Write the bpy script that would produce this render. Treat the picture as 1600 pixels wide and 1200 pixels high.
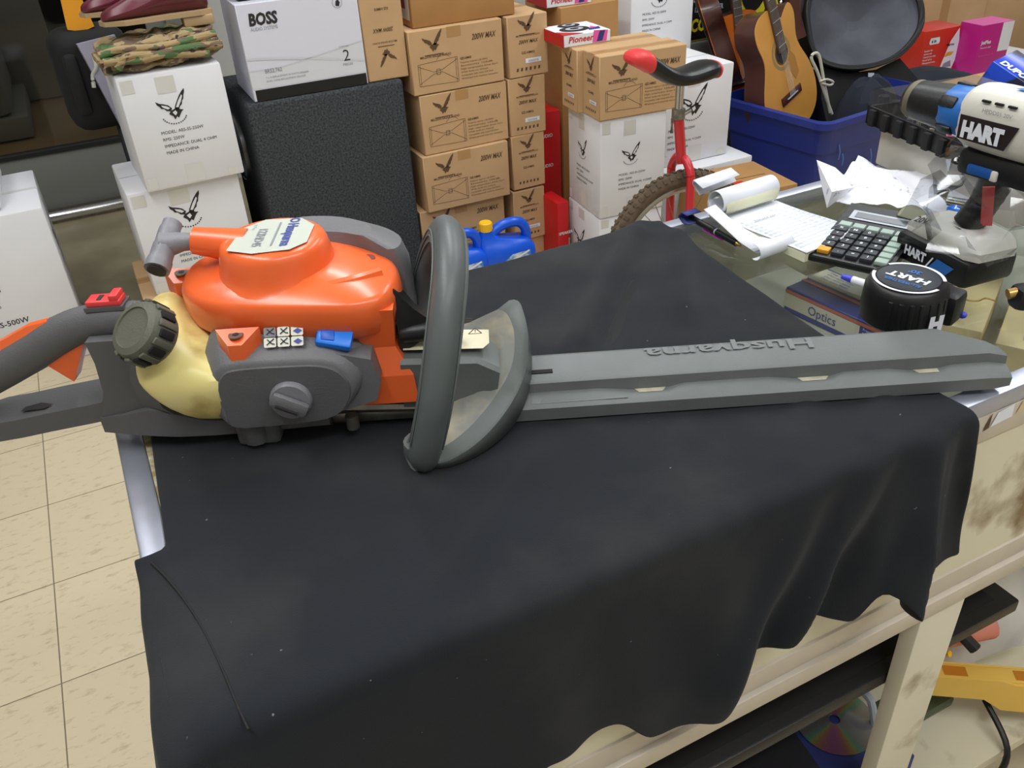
import bpy, bmesh, math, random
import numpy as np
from mathutils import Vector, Matrix
random.seed(7)
rng = np.random.RandomState(3)
for o in list(bpy.data.objects): bpy.data.objects.remove(o)
SC = bpy.context.scene
COL = SC.collection
# ------------------------------------------------------------------ camera
CAM_R = np.array([[0.8908522622755387, -0.4513981889431188, -0.05120470503212852],
                  [-0.28651752688810944, -0.4708008068762716, -0.8344185442753372],
                  [0.35254780326145324, 0.7580146933031866, -0.5487474566246295]])
CAM_P = np.array([0, 0, 1.383]); FPX = 1350.0
cam = bpy.data.cameras.new('camera'); cam_o = bpy.data.objects.new('camera', cam); COL.objects.link(cam_o)
cam.sensor_fit = 'HORIZONTAL'; cam.sensor_width = 36; cam.lens = 36*FPX/1600; cam.clip_start = .02
rr, dd, ff = CAM_R
cam_o.matrix_world = Matrix(((rr[0], -dd[0], -ff[0], CAM_P[0]), (rr[1], -dd[1], -ff[1], CAM_P[1]), (rr[2], -dd[2], -ff[2], CAM_P[2]), (0, 0, 0, 1)))
SC.camera = cam_o
# ------------------------------------------------------------------ light
SC.view_settings.view_transform = 'Standard'; SC.view_settings.look = 'None'
SC.view_settings.exposure = 0.0; SC.view_settings.gamma = 1.0; SC.view_settings.use_curve_mapping = False
wd = bpy.data.worlds.new('world'); SC.world = wd; wd.use_nodes = True
wd.node_tree.nodes['Background'].inputs[0].default_value = (.82, .88, 1, 1)
wd.node_tree.nodes['Background'].inputs[1].default_value = 0.42
def area(name, loc, sx, sy, power, col=(1, .98, .95), rot=(0, 0, 0)):
    l = bpy.data.lights.new(name, 'AREA'); l.shape = 'RECTANGLE'; l.size = sx; l.size_y = sy; l.energy = power; l.color = col
    o = bpy.data.objects.new(name, l); COL.objects.link(o); o.location = loc; o.rotation_euler = rot
    return o
# fluorescent ceiling troffers of the shop
area('ceiling_lamp', (-.55, 1.0, 3.0), .3, 2.4, 36, (.96, .98, 1))
area('ceiling_lamp', (1.0, 2.2, 3.0), .3, 2.4, 36, (.95, .98, 1))
area('ceiling_lamp', (2.6, 1.4, 3.0), .3, 2.4, 40, (.93, .97, 1))
area('ceiling_lamp', (6.4, 3.0, 3.0), .3, 2.2, 55, (.93, .97, 1))
area('ceiling_lamp', (.9, -.7, 3.0), 2.4, .3, 34, (.96, .98, 1))
area('ceiling_lamp', (-.6, 3.2, 3.0), .3, 1.2, 5, (1, .98, .95))
# ------------------------------------------------------------------ survey helpers (pixel of the 1600x1200 photograph -> metres)
def ray(x, y): return CAM_R.T @ np.array([(x-800)/FPX, (y-600)/FPX, 1.0])
def PZ(x, y, z): r = ray(x, y); return CAM_P + r*((z-CAM_P[2])/r[2])
def PY(x, y, Y): r = ray(x, y); return CAM_P + r*(Y/r[1])
def PX(x, y, X): r = ray(x, y); return CAM_P + r*(X/r[0])
def PP(x, y, p0, n): r = ray(x, y); return CAM_P + r*(((np.asarray(p0)-CAM_P) @ np.asarray(n))/(r @ np.asarray(n)))
# ------------------------------------------------------------------ materials
def lin(c): return tuple(((v/255)/12.92 if v/255 <= .04045 else ((v/255+.055)/1.055)**2.4) for v in c)
MC = {}
def mat(name, rgb, rough=.5, metal=0, var=0, vscale=30, bump=0, bscale=200, coat=0, rgb2=None, trans=0, alpha=1, emit=0, spec=.5, sss=0, thr=None, detail=4):
    if name in MC: return MC[name]
    m = bpy.data.materials.new(name); m.use_nodes = True; nt = m.node_tree; b = nt.nodes['Principled BSDF']
    c = lin(rgb); b.inputs['Base Color'].default_value = (*c, 1); b.inputs['Roughness'].default_value = rough; b.inputs['Metallic'].default_value = metal
    b.inputs['Specular IOR Level'].default_value = spec
    if coat: b.inputs['Coat Weight'].default_value = coat; b.inputs['Coat Roughness'].default_value = .15
    if trans: b.inputs['Transmission Weight'].default_value = trans
    if alpha < 1: b.inputs['Alpha'].default_value = alpha
    if sss: b.inputs['Subsurface Weight'].default_value = sss; b.inputs['Subsurface Radius'].default_value = (.01, .008, .004)
    if emit: b.inputs['Emission Color'].default_value = (*c, 1); b.inputs['Emission Strength'].default_value = emit
    if var or rgb2 or bump:
        tc = nt.nodes.new('ShaderNodeTexCoord')
    if var or rgb2:
        n = nt.nodes.new('ShaderNodeTexNoise'); n.inputs['Scale'].default_value = vscale; n.inputs['Detail'].default_value = detail
        nt.links.new(tc.outputs['Object'], n.inputs['Vector'])
        r = nt.nodes.new('ShaderNodeValToRGB')
        if rgb2:
            c2 = lin(rgb2); t = thr or (.45, .62)
            r.color_ramp.elements[0].position = t[0]; r.color_ramp.elements[1].position = t[1]
            r.color_ramp.elements[0].color = (*c, 1); r.color_ramp.elements[1].color = (*c2, 1)
        else:
            r.color_ramp.elements[0].position = .3; r.color_ramp.elements[1].position = .7
            r.color_ramp.elements[0].color = (*[v*(1-var) for v in c], 1); r.color_ramp.elements[1].color = (*[min(1, v*(1+var)) for v in c], 1)
        nt.links.new(n.outputs['Fac'], r.inputs['Fac']); nt.links.new(r.outputs['Color'], b.inputs['Base Color'])
    if bump:
        n2 = nt.nodes.new('ShaderNodeTexNoise'); n2.inputs['Scale'].default_value = bscale; n2.inputs['Detail'].default_value = 3
        nt.links.new(tc.outputs['Object'], n2.inputs['Vector'])
        bp = nt.nodes.new('ShaderNodeBump'); bp.inputs['Strength'].default_value = bump; bp.inputs['Distance'].default_value = .002
        nt.links.new(n2.outputs['Fac'], bp.inputs['Height']); nt.links.new(bp.outputs['Normal'], b.inputs['Normal'])
    MC[name] = m; return m
def glassy(name, tint=(1, 1, 1), tr=.85, rough=.03):
    if name in MC: return MC[name]
    m = bpy.data.materials.new(name); m.use_nodes = True; nt = m.node_tree
    for n in list(nt.nodes):
        if n.type != 'OUTPUT_MATERIAL': nt.nodes.remove(n)
    out = [n for n in nt.nodes][0]
    t = nt.nodes.new('ShaderNodeBsdfTransparent'); t.inputs[0].default_value = (*[tr*v for v in tint], 1)
    g = nt.nodes.new('ShaderNodeBsdfGlossy'); g.inputs['Roughness'].default_value = rough
    f = nt.nodes.new('ShaderNodeFresnel'); f.inputs['IOR'].default_value = 1.5
    ge = nt.nodes.new('ShaderNodeNewGeometry'); mm = nt.nodes.new('ShaderNodeMath'); mm.operation = 'MULTIPLY'; sb = nt.nodes.new('ShaderNodeMath'); sb.operation = 'SUBTRACT'; sb.inputs[0].default_value = 1
    nt.links.new(ge.outputs['Backfacing'], sb.inputs[1]); nt.links.new(sb.outputs[0], mm.inputs[0]); nt.links.new(f.outputs[0], mm.inputs[1])
    mx = nt.nodes.new('ShaderNodeMixShader')
    nt.links.new(mm.outputs[0], mx.inputs[0]); nt.links.new(t.outputs[0], mx.inputs[1]); nt.links.new(g.outputs[0], mx.inputs[2]); nt.links.new(mx.outputs[0], out.inputs[0])
    MC[name] = m; return m
M = dict(
 brown=mat('brown_cardboard', (194, 158, 116), .8, var=.05, vscale=8), brown_d=mat('tan_cardboard_worn', (172, 128, 76), .75, var=.08, vscale=10),
 white=mat('white_carton', (226, 227, 232), .55, var=.02, vscale=6), tapew=mat('clear_tape', (214, 213, 209), .3), tapeb=mat('brown_tape', (178, 136, 88), .35),
 ink=mat('black_ink', (40, 36, 38), .7), inkb=mat('brown_ink', (92, 68, 46), .8), inkg=mat('grey_ink', (140, 140, 150), .7), inkred=mat('red_ink', (190, 30, 40), .6), inkblue=mat('blue_ink', (40, 70, 170), .6),
 sticker=mat('white_sticker', (228, 232, 240), .5), black=mat('black_plastic', (22, 22, 24), .4, bump=.1, bscale=400), blackm=mat('matt_black', (16, 16, 18), .8),
 carpet=mat('charcoal_carpet', (64, 67, 70), 1, var=.55, vscale=170, bump=.5, bscale=350, spec=.1),
 chrome=mat('chrome', (205, 205, 208), .2, 1), alu=mat('brushed_aluminium', (186, 190, 205), .38, .75, var=.05, vscale=40), alud=mat('painted_aluminium', (208, 198, 182), .45, .2, var=.05, vscale=20),
 steel=mat('worn_steel', (150, 145, 138), .4, .9, var=.25, vscale=60), bluebin=mat('blue_polypropylene', (28, 46, 130), .42, var=.08, vscale=5),
 red=mat('red_paint', (205, 40, 52), .3, coat=.3), redp=mat('red_plastic', (228, 62, 66), .4), blackvinyl=mat('black_vinyl', (24, 25, 28), .35, bump=.15, bscale=300),
 rubber=mat('dusty_tyre_rubber', (92, 78, 62), .9, var=.25, vscale=60), rim=mat('rim_metal', (170, 168, 160), .35, .8),
 jug=mat('blue_jug_plastic', (6, 84, 214), .3), yellow=mat('yellow_plastic', (245, 190, 30), .4), yelt=mat('yellow_tray', (248, 204, 96), .45),
 orange=mat('orange_plastic', (242, 106, 50), .28, var=.03, vscale=30, coat=.15), grey=mat('dark_grey_plastic', (106, 106, 109), .5, bump=.2, bscale=600, var=.06, vscale=15), greyl=mat('grey_plastic', (128, 128, 134), .45, bump=.15, bscale=600),
 greyd=mat('charcoal_plastic', (90, 90, 92), .6, bump=.25, bscale=700), greyg=mat('greenish_grey_plastic', (100, 106, 104), .42, var=.1, vscale=25, bump=.1, bscale=300),
 cover=mat('scabbard_plastic', (102, 106, 106), .5, var=.08, vscale=18, bump=.12, bscale=400), dust=mat('sawdust_dirt', (178, 172, 150), .9, var=.15, vscale=80),
 guard=mat('dirty_guard_plastic', (128, 130, 124), .6, rgb2=(168, 160, 138), vscale=22, thr=(.42, .6)), tank=mat('yellowed_tank', (240, 226, 150), .35, rgb2=(176, 138, 62), vscale=24, thr=(.53, .80), sss=.15, detail=10),
 cap=mat('olive_grey_cap', (92, 92, 80), .55, bump=.2, bscale=500), bluep=mat('blue_lever', (18, 122, 232), .35), crank=mat('crankcase_alloy', (158, 152, 136), .6, .3, var=.15, vscale=40),
 label=mat('silver_label', (196, 202, 190), .35), inkn=mat('navy_ink', (70, 80, 160), .5),
 paper=mat('white_paper', (236, 239, 246), .75), papery=mat('carbon_paper', (232, 232, 200), .75), pagelines=mat('form_lines', (150, 160, 196), .8), cream=None,
 wood=mat('spruce_top', (206, 146, 66), .35, var=.1, vscale=6, coat=.3), woodd=mat('mahogany_sides', (74, 36, 28), .35, var=.2, vscale=10, coat=.3), woodo=mat('sunburst_orange', (190, 96, 24), .3, coat=.4), fret=mat('fretboard', (92, 78, 70), .6),
 pink=mat('magenta_card', (188, 22, 130), .4), pinkl=mat('pink_card_top', (226, 90, 170), .4), redc=mat('red_card', (204, 48, 28), .4), redbox=mat('red_carton', (196, 20, 28), .4),
 yellowbox=mat('yellow_print', (236, 226, 30), .4), greybag=mat('grey_bag_lining', (88, 90, 100), .9, var=.25, vscale=7, bump=.3, bscale=60), zip=mat('zip_black', (34, 34, 36), .6, bump=.5, bscale=500),
 bagb=mat('black_nylon', (14, 14, 17), .8), jacket=mat('navy_cloth', (30, 36, 50), .9, bump=.3, bscale=80), bluecard=mat('blue_card', (24, 70, 200), .25, rgb2=(20, 24, 60), vscale=14, thr=(.5, .55)),
 burg=mat('burgundy_leather', (96, 28, 46), .28, var=.15, vscale=20, coat=.3), sole=mat('tan_sole', (178, 150, 112), .7), hartw=mat('off_white_plastic', (222, 220, 208), .4, bump=.1, bscale=500), hartb=mat('tool_blue', (40, 110, 190), .4),
 bluemark=mat('marker_blue', (60, 70, 210), .4), magenta=mat('magenta_flag', (214, 30, 214), .5), brass=mat('brass', (196, 160, 96), .35, .8),
 keyk=mat('key_dark', (50, 54, 60), .5), keyl=mat('key_light', (170, 190, 180), .5), keyo=mat('key_orange', (224, 160, 40), .5), lcd=mat('lcd', (96, 100, 104), .3), silver=mat('silver_plastic', (176, 184, 196), .35),
 velvet=mat('black_velvet', (14, 12, 18), .95, bump=.4, bscale=300), navyc=mat('navy_cover', (44, 54, 120), .6), darkred=mat('dark_red_cover', (140, 16, 16), .5), grime=mat('green_glass', (70, 84, 60), .25),
 cord=mat('pale_cord', (196, 196, 186), .6), darkwall=None, out_grey=mat('outside_grey', (96, 100, 98), .7), outfl=mat('outside_brown_floor', (112, 96, 66), .6, var=.1, vscale=3), optb=mat('optics_blue', (64, 76, 150), .4), opto=mat('orange_line', (206, 110, 90), .4), kraft=mat('pale_kraft', (214, 196, 150), .6, var=.05, vscale=20),
)
M['wrap'] = glassy('plastic_wrap', (.97, .98, 1), .86, .12); M['glass'] = glassy('counter_glass', (.985, 1, .985), .96, .04); M['doorglass'] = glassy('door_glass', (1, .95, .86), .85, .05); M['clear'] = glassy('clear_lid', (.95, .96, 1), .82, .12)
M['wrap'].node_tree.nodes['Fresnel'].inputs['IOR'].default_value = 1.7
# ------------------------------------------------------------------ mesh builder
TXT = {}
def text2d(s, bold=0, shear=0):
    k = (s, bold, shear)
    if k in TXT: return TXT[k]
    c = bpy.data.curves.new('t', 'FONT'); c.body = s; c.size = 1; c.offset = bold; c.shear = shear; c.resolution_u = 2; c.align_x = 'LEFT'
    o = bpy.data.objects.new('t', c); COL.objects.link(o)
    dg = bpy.context.evaluated_depsgraph_get(); dg.update()
    me = bpy.data.meshes.new_from_object(o.evaluated_get(dg))
    v = [(p.co.x, p.co.y) for p in me.vertices]; f = [tuple(p.vertices) for p in me.polygons]
    bpy.data.objects.remove(o); bpy.data.curves.remove(c); bpy.data.meshes.remove(me)
    w = max([a[0] for a in v] or [1]); TXT[k] = (v, f, w); return TXT[k]
def nrm(v): v = np.asarray(v, float); return v/np.linalg.norm(v)
class MB:
    def __init__(s): s.v = []; s.f = []; s.m = []; s.sm = []; s.mats = []
    def mi(s, m):
        if isinstance(m, str): m = M[m]
        if m not in s.mats: s.mats.append(m)
        return s.mats.index(m)
    def add(s, vs, fs, m, smooth=False):
        b = len(s.v); s.v += [tuple(map(float, p)) for p in vs]; i = s.mi(m)
        for f in fs: s.f.append(tuple(b+k for k in f)); s.m.append(i); s.sm.append(smooth)
        return s
    def box(s, x0, x1, y0, y1, z0, z1, m, r=0, seg=2, X=None):
        if r <= 0:
            v = [(x, y, z) for z in (z0, z1) for y in (y0, y1) for x in (x0, x1)]
            f = [(0, 2, 3, 1), (4, 5, 7, 6), (0, 1, 5, 4), (2, 6, 7, 3), (0, 4, 6, 2), (1, 3, 7, 5)]
        else:
            bm = bmesh.new(); bmesh.ops.create_cube(bm, size=1)
            for p in bm.verts: p.co = Vector(((x0+x1)/2+p.co.x*(x1-x0), (y0+y1)/2+p.co.y*(y1-y0), (z0+z1)/2+p.co.z*(z1-z0)))
            bmesh.ops.bevel(bm, geom=bm.edges[:], offset=r, segments=seg, affect='EDGES', profile=.5)
            bm.verts.ensure_lookup_table(); v = [tuple(p.co) for p in bm.verts]; f = [tuple(q.index for q in p.verts) for p in bm.faces]; bm.free()
        if X is not None: v = [tuple(X(p)) for p in v]
        return s.add(v, f, m, r > 0)
    def obox(s, c, ax, ay, az, m, r=0, seg=2):   # oriented box: centre, full edge vectors
        c, ax, ay, az = [np.asarray(q, float) for q in (c, ax, ay, az)]
        L = [np.linalg.norm(q) for q in (ax, ay, az)]; N = [q/l for q, l in zip((ax, ay, az), L)]
        return s.box(-L[0]/2, L[0]/2, -L[1]/2, L[1]/2, -L[2]/2, L[2]/2, m, r, seg, X=lambda p: c+N[0]*p[0]+N[1]*p[1]+N[2]*p[2])
    def loft(s, rings, m, closed=True, cap0=True, cap1=True, smooth=True):
        n = len(rings[0]); v = [p for r in rings for p in r]; f = []
        for i in range(len(rings)-1):
            for j in range(n if closed else n-1):
                k = (j+1) % n; f.append((i*n+j, i*n+k, (i+1)*n+k, (i+1)*n+j))
        s.add(v, f, m, smooth)
        if closed and cap0: s.add(rings[0], [tuple(range(n))[::-1]], m, False)
        if closed and cap1: s.add(rings[-1], [tuple(range(n))], m, False)
        return s
    def tube(s, pts, rad, m, n=10, closed=False, ell=1.0, up=(0, 0, 1), caps=True):
        pts = [np.asarray(p, float) for p in pts]; N = len(pts); rads = [rad]*N if np.isscalar(rad) else rad; rings = []
        for i, p in enumerate(pts):
            a = pts[(i-1) % N] if (closed or i > 0) else p; b = pts[(i+1) % N] if (closed or i < N-1) else p
            t = nrm(b-a); u = np.asarray(up, float)
            if abs(t @ u) > .97: u = np.array([1., 0, 0]) if abs(t[0]) < .9 else np.array([0, 1., 0])
            x = nrm(np.cross(t, u)); y = np.cross(x, t)
            rings.append([p+rads[i]*(math.cos(q)*x*ell+math.sin(q)*y) for q in [2*math.pi*k/n for k in range(n)]])
        if closed: rings.append(rings[0])
        return s.loft(rings, m, True, caps and not closed, caps and not closed)
    def lathe(s, prof, c, ax, m, n=24, smooth=True, a0=0, a1=2*math.pi):   # prof = [(radius, height)]
        c = np.asarray(c, float); z = nrm(ax); u = np.array([1., 0, 0]) if abs(z[0]) < .9 else np.array([0, 1., 0]); x = nrm(np.cross(u, z)); y = np.cross(z, x)
        rings = [[c+z*h+max(r, 1e-5)*(math.cos(q)*x+math.sin(q)*y) for q in [a0+(a1-a0)*k/n for k in range(n)]] for r, h in prof]
        return s.loft(rings, m, True, True, True, smooth)
    def prism(s, poly, o, ax, ay, az, m, r=0):   # 2d polygon extruded from o along az
        o, ax, ay, az = [np.asarray(q, float) for q in (o, ax, ay, az)]; n = len(poly)
        a = [o+ax*p[0]+ay*p[1] for p in poly]; b = [p+az for p in a]
        f = [(i, (i+1) % n, n+(i+1) % n, n+i) for i in range(n)]
        s.add(a+b, f, m, r > 0); s.add(a, [tuple(range(n))[::-1]], m); s.add(b, [tuple(range(n))], m); return s
    def poly(s, pts, m, smooth=False): return s.add(pts, [tuple(range(len(pts)))], m, smooth)
    def text(s, t, o, ax, ay, h, m, bold=0, shear=0, width=None, off=.0006, center=False):
        v, f, w = text2d(t, bold, shear); ax = nrm(ax); ay = nrm(ay); o = np.asarray(o, float); nn = np.cross(ax, ay)
        k = h/.7; kx = (width/w if width else k)
        if center: o = o-ax*w*kx/2
        return s.add([o+ax*p[0]*kx+ay*p[1]*k+nn*off for p in v], f, m)
    def decal(s, poly, o, ax, ay, sc, m, off=.0006):
        ax = nrm(ax); ay = nrm(ay); o = np.asarray(o, float); nn = np.cross(ax, ay)
        return s.add([o+ax*p[0]*sc+ay*p[1]*sc+nn*off for p in poly], [tuple(range(len(poly)))], m)
    def line(s, pts, o, ax, ay, sc, wd, m, off=.0006):
        for a, b in zip(pts[:-1], pts[1:]):
            a = np.array(a, float); b = np.array(b, float); d = b-a
            if np.linalg.norm(d) < 1e-9: continue
            d = d/np.linalg.norm(d); q = np.array([-d[1], d[0]])*wd/2/sc
            s.decal([a-q, b-q, b+q, a+q], o, ax, ay, sc, m, off)
        return s
    def build(s, name, parent=None, loc=(0, 0, 0), rz=0, subsurf=0, bevel=0, rot=None, label=None, cat=None, group=None, kind=None, auto=40, solid=0):
        me = bpy.data.meshes.new(name); me.from_pydata(s.v, [], s.f)
        for m in s.mats: me.materials.append(m)
        me.polygons.foreach_set('material_index', s.m); me.polygons.foreach_set('use_smooth', s.sm); me.update()
        o = bpy.data.objects.new(name, me); COL.objects.link(o); o.location = loc; o.rotation_euler = rot or (0, 0, rz)
        if any(s.sm) or bevel:
            bm = bmesh.new(); bm.from_mesh(me)
            if any(s.sm): bmesh.ops.remove_doubles(bm, verts=bm.verts[:], dist=1e-6)
            for e in bm.edges:
                if len(e.link_faces) == 2 and e.calc_face_angle(0) > math.radians(auto): e.smooth = False
            bmesh.ops.recalc_face_normals(bm, faces=[f for f in bm.faces if f.smooth]) if any(s.sm) else None
            bm.to_mesh(me); bm.free()
        if solid: q = o.modifiers.new('solid', 'SOLIDIFY'); q.thickness = solid; q.offset = 0
        if subsurf: q = o.modifiers.new('sub', 'SUBSURF'); q.levels = subsurf; q.render_levels = subsurf
        if bevel: q = o.modifiers.new('bev', 'BEVEL'); q.width = bevel; q.segments = 2; q.limit_method = 'ANGLE'
        if parent: o.parent = parent
        tag(o, label, cat, group, kind); return o
def tag(o, label=None, cat=None, group=None, kind=None):
    if label: o['label'] = label
    if cat: o['category'] = cat
    if group: o['group'] = group
    if kind: o['kind'] = kind
    return o
def thing(name, loc, rz, label, cat, group=None, rot=None):
    o = bpy.data.objects.new(name, None); COL.objects.link(o); o.location = loc; o.rotation_euler = rot or (0, 0, rz); o.empty_display_size = .05
    return tag(o, label, cat, group)
def spline(pts, n=8, closed=False):
    P = [np.asarray(p, float) for p in pts]; N = len(P); out = []
    for i in range(N if closed else N-1):
        g = (lambda k: P[k % N]) if closed else (lambda k: P[min(max(k, 0), N-1)])
        a, b, c, d = g(i-1), g(i), g(i+1), g(i+2)
        for k in range(n):
            t = k/n; out.append(.5*((2*b)+(c-a)*t+(2*a-5*b+4*c-d)*t*t+(3*b-a-3*c+d)*t**3))
    if not closed: out.append(P[-1])
    return out
# ================================================================== SETTING
def floor_mat():
    m = bpy.data.materials.new('vinyl_tiles'); m.use_nodes = True; nt = m.node_tree; b = nt.nodes['Principled BSDF']; L = nt.links.new
    tc = nt.nodes.new('ShaderNodeTexCoord'); mp = nt.nodes.new('ShaderNodeMapping'); mp.inputs['Location'].default_value = (.36, -.195, 0)
    L(tc.outputs['Object'], mp.inputs['Vector'])
    br = nt.nodes.new('ShaderNodeTexBrick'); br.offset = 0; br.squash = 1
    br.inputs['Scale'].default_value = 1; br.inputs['Brick Width'].default_value = .305; br.inputs['Row Height'].default_value = .305; br.inputs['Mortar Size'].default_value = .0016; br.inputs['Mortar Smooth'].default_value = .3
    br.inputs['Color1'].default_value = (*lin((198, 184, 155)), 1); br.inputs['Color2'].default_value = (*lin((204, 190, 161)), 1); br.inputs['Mortar'].default_value = (*lin((120, 108, 88)), 1)
    L(mp.outputs[0], br.inputs['Vector'])
    n = nt.nodes.new('ShaderNodeTexNoise'); n.inputs['Scale'].default_value = 62; n.inputs['Detail'].default_value = 6; n.inputs['Roughness'].default_value = .65
    mp2 = nt.nodes.new('ShaderNodeMapping'); mp2.inputs['Scale'].default_value = (.45, 1, 1); L(tc.outputs['Object'], mp2.inputs['Vector']); L(mp2.outputs[0], n.inputs['Vector'])
    r = nt.nodes.new('ShaderNodeValToRGB'); r.color_ramp.elements[0].position = .28; r.color_ramp.elements[1].position = .46
    r.color_ramp.elements[0].color = (.70, .66, .60, 1); r.color_ramp.elements[1].color = (1, 1, 1, 1); L(n.outputs['Fac'], r.inputs[0])
    mx = nt.nodes.new('ShaderNodeMixRGB'); mx.blend_type = 'MULTIPLY'; mx.inputs[0].default_value = 1; L(br.outputs[0], mx.inputs[1]); L(r.outputs[0], mx.inputs[2])
    # floor colour turns a darker, mottled olive-grey towards the door
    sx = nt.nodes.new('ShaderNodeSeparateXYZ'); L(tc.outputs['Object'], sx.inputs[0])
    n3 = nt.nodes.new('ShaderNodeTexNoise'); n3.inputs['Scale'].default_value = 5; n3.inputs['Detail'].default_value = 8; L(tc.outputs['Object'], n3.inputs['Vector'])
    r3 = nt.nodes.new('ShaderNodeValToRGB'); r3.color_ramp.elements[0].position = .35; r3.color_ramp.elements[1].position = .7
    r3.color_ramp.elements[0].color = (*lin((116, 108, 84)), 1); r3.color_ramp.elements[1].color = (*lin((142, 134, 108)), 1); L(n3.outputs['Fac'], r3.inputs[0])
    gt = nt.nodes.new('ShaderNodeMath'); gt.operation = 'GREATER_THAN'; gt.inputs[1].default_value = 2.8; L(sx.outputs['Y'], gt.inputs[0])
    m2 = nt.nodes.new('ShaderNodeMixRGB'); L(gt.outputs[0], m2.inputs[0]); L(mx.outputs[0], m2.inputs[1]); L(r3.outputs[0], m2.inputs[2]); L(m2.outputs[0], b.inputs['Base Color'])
    b.inputs['Roughness'].default_value = .42
    return m
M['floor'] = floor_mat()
M['wallp'] = mat('wall_paint', (186, 184, 180), .8); M['doorgrey'] = mat('grey_door_metal', (122, 124, 120), .5, .3); M['ceil'] = mat('ceiling_paint', (225, 225, 220), .9)
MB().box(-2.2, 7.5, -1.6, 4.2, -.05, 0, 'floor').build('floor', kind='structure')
MB().box(-2.2, 7.5, -1.6, 4.2, 3.1, 3.15, 'ceil').build('ceiling', kind='structure')
MB().box(.55, 7.5, 4.2, 4.3, 0, 3.1, 'wallp').build('wall_back', kind='structure')
MB().box(-2.3, -2.2, -1.6, 4.3, 0, 3.1, 'wallp').build('wall_left', kind='structure')
MB().box(7.5, 7.6, -1.6, 4.3, 0, 3.1, 'wallp').build('wall_right', kind='structure')
MB().box(-2.2, 7.5, -1.7, -1.6, 0, 3.1, 'wallp').build('wall_front', kind='structure')
# glazed door to the dark outside
d = MB(); d.box(-1.1, .42, 4.14, 4.18, .045, .285, 'doorgrey', .004); d.box(-1.1, .42, 4.13, 4.185, .285, .30, 'blackm')
d.box(-1.1, -1.0, 4.14, 4.18, .30, 2.2, 'doorgrey'); d.box(.34, .42, 4.14, 4.18, .30, 2.2, 'doorgrey'); d.box(-1.1, .42, 4.14, 4.18, 2.1, 2.2, 'doorgrey')
dr = d.build('door_1', kind='structure')
MB().box(-1.0, .34, 4.155, 4.163, .30, 2.1, 'doorglass').build('door_pane', dr)
MB().box(.42, .55, 4.12, 4.22, 0, 3.1, 'doorgrey').box(-2.2, -1.1, 4.12, 4.22, 0, 3.1, 'doorgrey').box(-1.1, .42, 4.12, 4.22, 2.2, 3.1, 'doorgrey').build('trim_1', kind='structure')
t = MB(); t.tube([(-1.1, 4.09, .03), (.5, 4.09, .03)], .022, 'chrome', 14); t.box(-1.1, .5, 4.09, 4.2, 0, .02, 'steel'); t.build('trim_2', kind='structure')
# outside, behind the glass, unlit pavement
MB().box(-3.5, 2.5, 4.23, 8.5, -.06, -.01, 'outfl').build('pavement', kind='structure')
MB().box(-3.5, 2.5, 8.4, 8.5, 0, 3.2, 'blackm').build('wall_outside', kind='structure')
g = MB(); g.box(-1.45, -.28, 5.6, 6.5, 0, .12, 'out_grey', .01); g.box(-1.5, -.34, 5.62, 6.5, .12, .62, 'out_grey', .05)
tag(g.build('planter_block'), 'grey plinth standing outside behind the dark glass door', 'plinth')
g = MB(); g.box(-.45, -.05, 6.5, 6.75, 0, .9, 'out_grey', .02)
tag(g.build('bin'), 'dim pale bin outside behind the grey plinth', 'bin')
# curtain / pale wall piece at right
g = MB()
pts = []
for i in range(61): pts.append((4.3+i*.045, 4.12+.025*math.sin(i*1.1)))
g.loft([[(x, y, z) for x, y in pts] for z in (0, 1.2)], mat('curtain', (214, 212, 222), .8), closed=False)
tag(g.build('curtain'), 'pale lavender white curtain hanging behind the red carton', 'curtain')

# ================================================================== CARTONS
def eagle(b, o, ax, ay, s, m, off=.001, outline=False):
    rw = [(.50, .34), (.56, .50), (.66, .66), (.78, .84), (.90, .97), (1.0, 1.05), (.985, .93), (.93, .82), (.90, .70), (.84, .64), (.80, .52), (.72, .46), (.66, .34)]
    lw = [(.44, .44), (.34, .56), (.20, .62), (.06, .66), (-.06, .74), (-.03, .62), (.04, .56), (.08, .48), (.18, .46), (.24, .38), (.38, .34)]
    bd = [(.30, .26), (.38, .36), (.50, .40), (.60, .44), (.72, .36), (.82, .34), (.74, .28), (.68, .20), (.60, .08), (.54, .14), (.46, .04), (.42, .16)]
    for q in (rw, lw, bd): b.decal(q, o, ax, ay, s, m, off)
    if outline:
        w = 'white'
        b.decal([(.58, .46), (.70, .66), (.86, .86), (.88, .80), (.80, .64), (.66, .44)], o, ax, ay, s, w, off*2)
        b.decal([(.38, .46), (.28, .54), (.10, .60), (.14, .52), (.30, .42)], o, ax, ay, s, w, off*2)
        b.decal([(.42, .30), (.54, .36), (.58, .26), (.50, .18)], o, ax, ay, s, w, off*2)
        for i in range(13):
            a = math.radians(200+i*11.6); b.decal([(-.02, -.022), (.02, -.022), (.02, .022), (-.02, .022)], np.asarray(o, float)+(nrm(ax)*(.46+.42*math.cos(a))+nrm(ay)*(.22+.32*math.sin(a)))*s, ax, ay, s, m, off)
    else:
        b.line([(.0, -.10), (1.0, -.10)], o, ax, ay, s, s*.04, m, off)
def textlines(b, lines, o, ax, ay, h, gap, m, bold=.012, off=.001, shear=0):
    for i, t in enumerate(lines): b.text(t, np.asarray(o, float)-nrm(ay)*i*gap, ax, ay, h, m, bold, shear, off=off)
Xv, Yv_, Zv = np.array([1., 0, 0]), np.array([0, 1., 0]), np.array([0, 0, 1.])
def rot2(v, a): return np.array([v[0]*math.cos(a)-v[1]*math.sin(a), v[0]*math.sin(a)+v[1]*math.cos(a), v[2]])
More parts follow.
